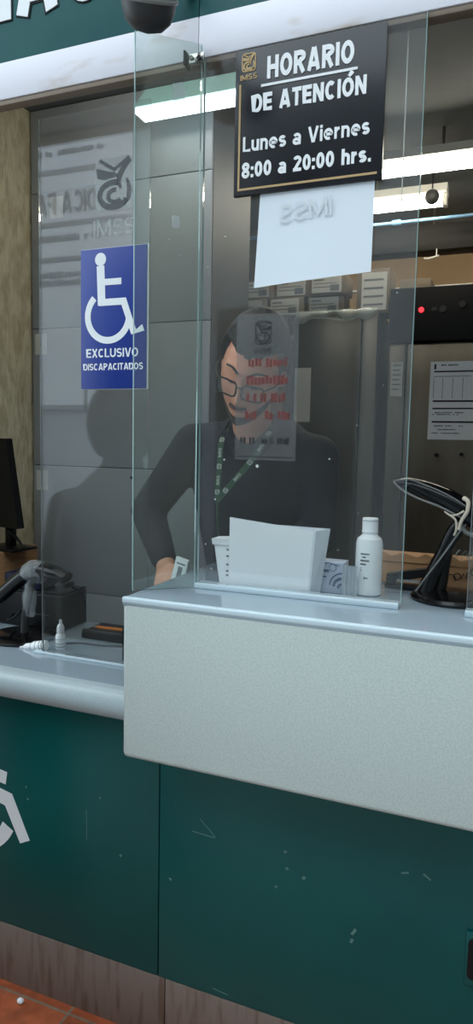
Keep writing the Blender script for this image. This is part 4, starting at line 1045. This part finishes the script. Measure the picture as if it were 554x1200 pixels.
# glasses
gl_ = MB()
for s_ in (-1, 1):
    pts = [on_face(s_*.033+dx, dz-.002, -.112+.35*max(0, abs(s_*.033+dx)-.03)) for dx, dz in rrect(-.0255, -.0175, .0255, .0175, .010, 4)]
    gl_.tube(pts+[pts[0]], .0023, 8, sub=0)
    gl_.tube([on_face(s_*.058, .008, -.100), on_face(s_*.078, .010, -.06), on_face(s_*.084, .012, .0), on_face(s_*.083, .0, .02)], .0022, 8)
gl_.tube([on_face(-.008, .004, -.113), on_face(0, .007, -.115), on_face(.008, .004, -.113)], .002, 8)
gls = part('eyeglasses', gl_, M['black'], man, 'black rectangular glasses')
ln = MB()
for s_ in (-1, 1):
    ln.loft([[on_face(s_*.033+dx, dz-.002, -.1115+e_+.35*max(0, abs(s_*.033+dx)-.03)) for dx, dz in rrect(-.0245, -.0165, .0245, .0165, .009, 4)] for e_ in (-.0004, .0004)])
part('lenses', ln, film('lens', (150, 160, 165), .12, .05), gls)

# lanyard: two flat green straps with white print
def strap(mb, pts, w, nrm, t=.0014):
    P_ = smooth(pts, 8); nrm = Vector(nrm).normalized(); rings = []
    for i, p in enumerate(P_):
        tt = (P_[min(i+1, len(P_)-1)]-P_[max(i-1, 0)]).normalized(); s_ = tt.cross(nrm).normalized(); n2 = s_.cross(tt)
        rings.append([p-s_*w/2-n2*t/2, p+s_*w/2-n2*t/2, p+s_*w/2+n2*t/2, p-s_*w/2+n2*t/2])
    mb.loft(rings); return P_
ly = MB()
LA = [(-.765, 1.83, 1.545), (-.768, 1.785, 1.50), (-.765, 1.768, 1.44), (-.768, 1.765, 1.38), (-.772, 1.772, 1.335)]
LB = [(-.635, 1.83, 1.555), (-.630, 1.785, 1.52), (-.665, 1.762, 1.455), (-.72, 1.758, 1.39), (-.772, 1.768, 1.335)]
PA = strap(ly, LA, .017, (0, -1, -.2)); PB = strap(ly, LB, .017, (0, -1, -.2))
ly.tube([(-.772, 1.770, 1.335), (-.773, 1.785, 1.25), (-.775, 1.80, 1.20)], .003, 6)
lan = part('lanyard', ly, M['lanyard'], man, 'green lanyard with white IMSS print')
lw_ = MB()
for PP in (PA, PB):
    n_ = len(PP)
    for j, i in enumerate(range(7, n_-3, 5)):
        p = PP[i]; tt = (PP[i+1]-PP[i-1]).normalized(); nrm = Vector((0, -1, -.2)).normalized(); s_ = tt.cross(nrm).normalized(); nn_ = s_.cross(tt)
        if nn_.dot(nrm) < 0: nn_ = -nn_
        xd = -tt; zd = nn_.cross(xd)
        # frame with local -y out of the strap, x along strap
        F = Matrix(((xd.x, -nn_.x, zd.x, p.x), (xd.y, -nn_.y, zd.y, p.y), (xd.z, -nn_.z, zd.z, p.z), (0, 0, 0, 1)))
        if j % 2: put_text(lw_, 'IMSS', -.013, .013, -.0045, .0045, -.0012, .0006, .01, m=F)
        else:
            lw_.stroke(rrect(-.006, -.0055, .006, .0055, .002, 3), .002, -.0018, -.0012, F, closed=True); lw_.stroke([(-.003, .003), (0, 0), (.003, -.002)], .002, -.0018, -.0012, F)
part('lanyard_print', lw_, M['lan_w'], lan)
# pen in shirt and the card in the hand
pn = root('pocket_pen', (-.67, 1.83, 1.2), 'silver pen clipped to the navy shirt left of the folded card', 'pen')
PX = Matrix.Translation((-.655, 1.795, 1.18))
part('barrel', MB().cyl((-.650, 1.80, 1.205), (-.648, 1.80, 1.265), .0055, 12), M['chrome'], pn)
part('clip', MB().box(-.653, -.649, 1.792, 1.7945, 1.22, 1.262), M['grime'], pn)
part('button', MB().ball((-.648, 1.80, 1.271), .005, 10), M['label'], pn); part('tip', MB().ball((-.650, 1.80, 1.20), .005, 10), M['label'], pn)
mc = root('held_medicine_pack', (-.86, 1.70, 1.12), 'small white printed pack held in the hand behind the side glass', 'pack')
Rc = Matrix.Translation((-.862, 1.715, 1.118)) @ Matrix.Rotation(math.radians(14), 4, 'Y')
part('pack', MB().box(-.020, .020, -.006, .006, -.045, .055, .001, m=Rc), M['card'], mc)
t = MB(); t.box(-.006, .008, -.0068, -.0061, -.03, .03, m=Rc); t.box(-.014, .014, -.0068, -.0061, .037, .041, m=Rc)
part('pack_print', t, M['grey_ink'], mc)

# --- a customer, standing left of the photo; seen only mirrored in the left pane ---
cu = root('person', (-1.26, 1.0, 0), 'person in dark jacket facing away, seen as dark reflection in the left pane', 'person')
CM = Matrix.Translation((-1.25, .99, 1.545)) @ Matrix.Rotation(.2, 4, 'Z')
C_ = MB(); head_mesh(C_, CM)
def cust(mb, g, sl):
    torso(mb, [((-1.33, .97, .80), .17+g, .12+g, 0, 0), ((-1.33, .97, 1.0), .165+g, .12+g, 0, 0), ((-1.33, .97, 1.15), .175+g, .12+g, 0, 0), ((-1.31, .97, 1.27), .175+g, .11+g, 0, 0), ((-1.27, .98, 1.37), .10+g, .075+g, 0, 0), ((-1.26, .98, 1.41), .06+g, .06+g, 0, 0)])
    limb(mb, [(-1.30, .97, 1.28), (-1.50, .97, 1.25), (-1.56, .95, 1.02), (-1.57, .98, .80)], [.07+g, .055+g, .045+g, .03+g*sl])
    limb(mb, [(-1.28, .97, 1.30), (-1.13, .97, 1.26), (-1.10, .95, 1.02), (-1.10, .98, .80)], [.07+g, .055+g, .045+g, .03+g*sl])
cust(C_, -.004, 1); limb(C_, [(-1.265, .98, 1.38), (-1.25, .985, 1.46)], [.058, .056])
hand(C_, (-1.57, .98, .80), (0, .08, -1), (1, 0, 0), 1, 1, 15); hand(C_, (-1.10, .98, .80), (0, .08, -1), (-1, 0, 0), 1, -1, 15)
for s_, hx in ((-1, -1.42), (1, -1.24)):
    limb(C_, [(hx, .97, .85), (hx, .97, .47), (hx, .96, .09)], [.088, .058, .042]); C_.capsule((hx, .97, .045), (hx, .82, .035), .042, .033, 14)
part('body', remesh(C_, .007, 3), M['skin'], cu, angle=180)
J_ = MB(); cust(J_, .014, .8); limb(J_, [(-1.265, .98, 1.37), (-1.255, .985, 1.44)], [.075, .068]); part('jacket', remesh(J_, .012, 5), M['shirt2'], cu, angle=180)
T_ = MB(); torso(T_, [((-1.33, .97, .76), .175, .13, 0, 0), ((-1.33, .97, .98), .178, .13, 0, 0)])
for s_, hx in ((-1, -1.42), (1, -1.24)): limb(T_, [(hx, .97, .82), (hx, .97, .47), (hx, .96, .13)], [.10, .074, .062])
part('trousers', remesh(T_, .014, 4), M['trousers'], cu, angle=180)
for s_, hx in ((-1, -1.42), (1, -1.24)):
    part('shoe', remesh(MB().capsule((hx, .98, .047), (hx, .82, .04), .050, .043, 16).box(hx-.045, hx+.045, .79, 1.02, .001, .03), .008, 3), M['black'], cu)
part('hair', shell(CM, lambda x, y, z: z-(.45 if y < -.2 else -.88), lambda x, y, z: .036+.012*max(z, 0), wob=.003), M['hair'], cu, angle=180)

# ================================================================== ACROSS THE STREET (mirrored in the panes)
nb = root('street_notice_board', (-5.0, -4.45, 1.8), 'large pale notice board with dark lines on the wall opposite, seen mirrored in the left pane', 'notice board')
part('board', MB().box(-6.6, -4.45, -4.49, -4.44, 1.88, 6.1), M['board_w'], nb)
ln_ = MB(); yb_ = -4.44
for z in (4.82, 4.18, 3.75): ln_.box(-6.6, -4.45, yb_, yb_+.01, z, z+.06)
for i, z in enumerate((5.85, 5.7, 5.55, 5.35, 5.2, 5.05)):
    bars(ln_, -6.3+.1*(i % 3), -5.0+.15*(i % 2), z, z+.06, yb_+.01, 26, d=.01, seed=40+i)
for i, z in enumerate((4.0, 3.55, 3.45)): bars(ln_, -6.1, -4.9, z, z+.08, yb_+.01, 20, d=.01, seed=60+i)
put_text(ln_, 'MEDICA FAM', -6.05, -4.62, 4.34, 4.60, 0, .01, .01, m=Matrix.Translation((0, -4.43, 0)) @ Matrix.Translation((-10.67, 0, 0)) @ Matrix.Rotation(PI, 4, 'Z') @ Matrix.Translation((0, 0, 0)))
ln_.box(-5.14, -5.10, yb_, yb_+.01, 1.9, 3.6); ln_.box(-6.6, -5.1, yb_, yb_+.01, 1.88, 1.94)
part('board_lines', ln_, M['board_dk'], nb)
thing('street_backdrop', MB().box(-3.2, -1.6, -4.49, -4.46, 0, 3.0), M['dark_backdrop'], 'dark doorway added on the wall opposite to darken the front pane reflection', 'backdrop')  # dark panel added to darken what the front pane mirrors

# debris on the floor
db = MB(); db.ball((-1.135, 1.352, .008), .010, 10, (1, .8, .8)); thing('paper_crumb', db, M['white'], 'small white crumb lying on the terracotta floor by the kick plate', 'litter')
db = MB()
for i in range(12): q = random.Random(i); db.ball((-1.2+.07*i*q.uniform(.6, 1.1), 1.385-q.uniform(0, .03), .002), q.uniform(.001, .003), 8)
thing('floor_grit', db, M['grime'], kind='stuff', label='tiny grey grit along the foot of the kick plate', cat='litter')

# ================================================================== LIGHT, CAMERA
w = bpy.data.worlds.new('sky'); scn.world = w; w.use_nodes = True
bg = w.node_tree.nodes['Background']; bg.inputs[0].default_value = (*lin((222, 238, 246)), 1); bg.inputs[1].default_value = 2.9

cam = bpy.data.cameras.new('camera'); co = bpy.data.objects.new('camera', cam); COL.objects.link(co); scn.camera = co
cam.sensor_fit = 'VERTICAL'; cam.sensor_height = 36; cam.lens = 24; cam.clip_start = .02
y_, p_, r_ = map(math.radians, (21.9, 5.8, -1.16))
fwd = Vector((-math.sin(y_)*math.cos(p_), math.cos(y_)*math.cos(p_), -math.sin(p_)))
rt = Vector((math.cos(y_), math.sin(y_), 0)); up = rt.cross(fwd)
r2 = rt*math.cos(r_)-up*math.sin(r_); u2 = rt*math.sin(r_)+up*math.cos(r_)
co.matrix_world = Matrix(((r2.x, u2.x, -fwd.x, 0), (r2.y, u2.y, -fwd.y, 0), (r2.z, u2.z, -fwd.z, 1.5), (0, 0, 0, 1)))
scn.view_settings.view_transform = 'Standard'; scn.view_settings.look = 'None'; scn.view_settings.gamma = 1
scn.view_settings.use_curve_mapping = False; scn.view_settings.exposure = 0.16
scn.cycles.max_bounces = 10; scn.cycles.transparent_max_bounces = 24; scn.cycles.use_denoising = True
scn.cycles.caustics_reflective = False; scn.cycles.caustics_refractive = False
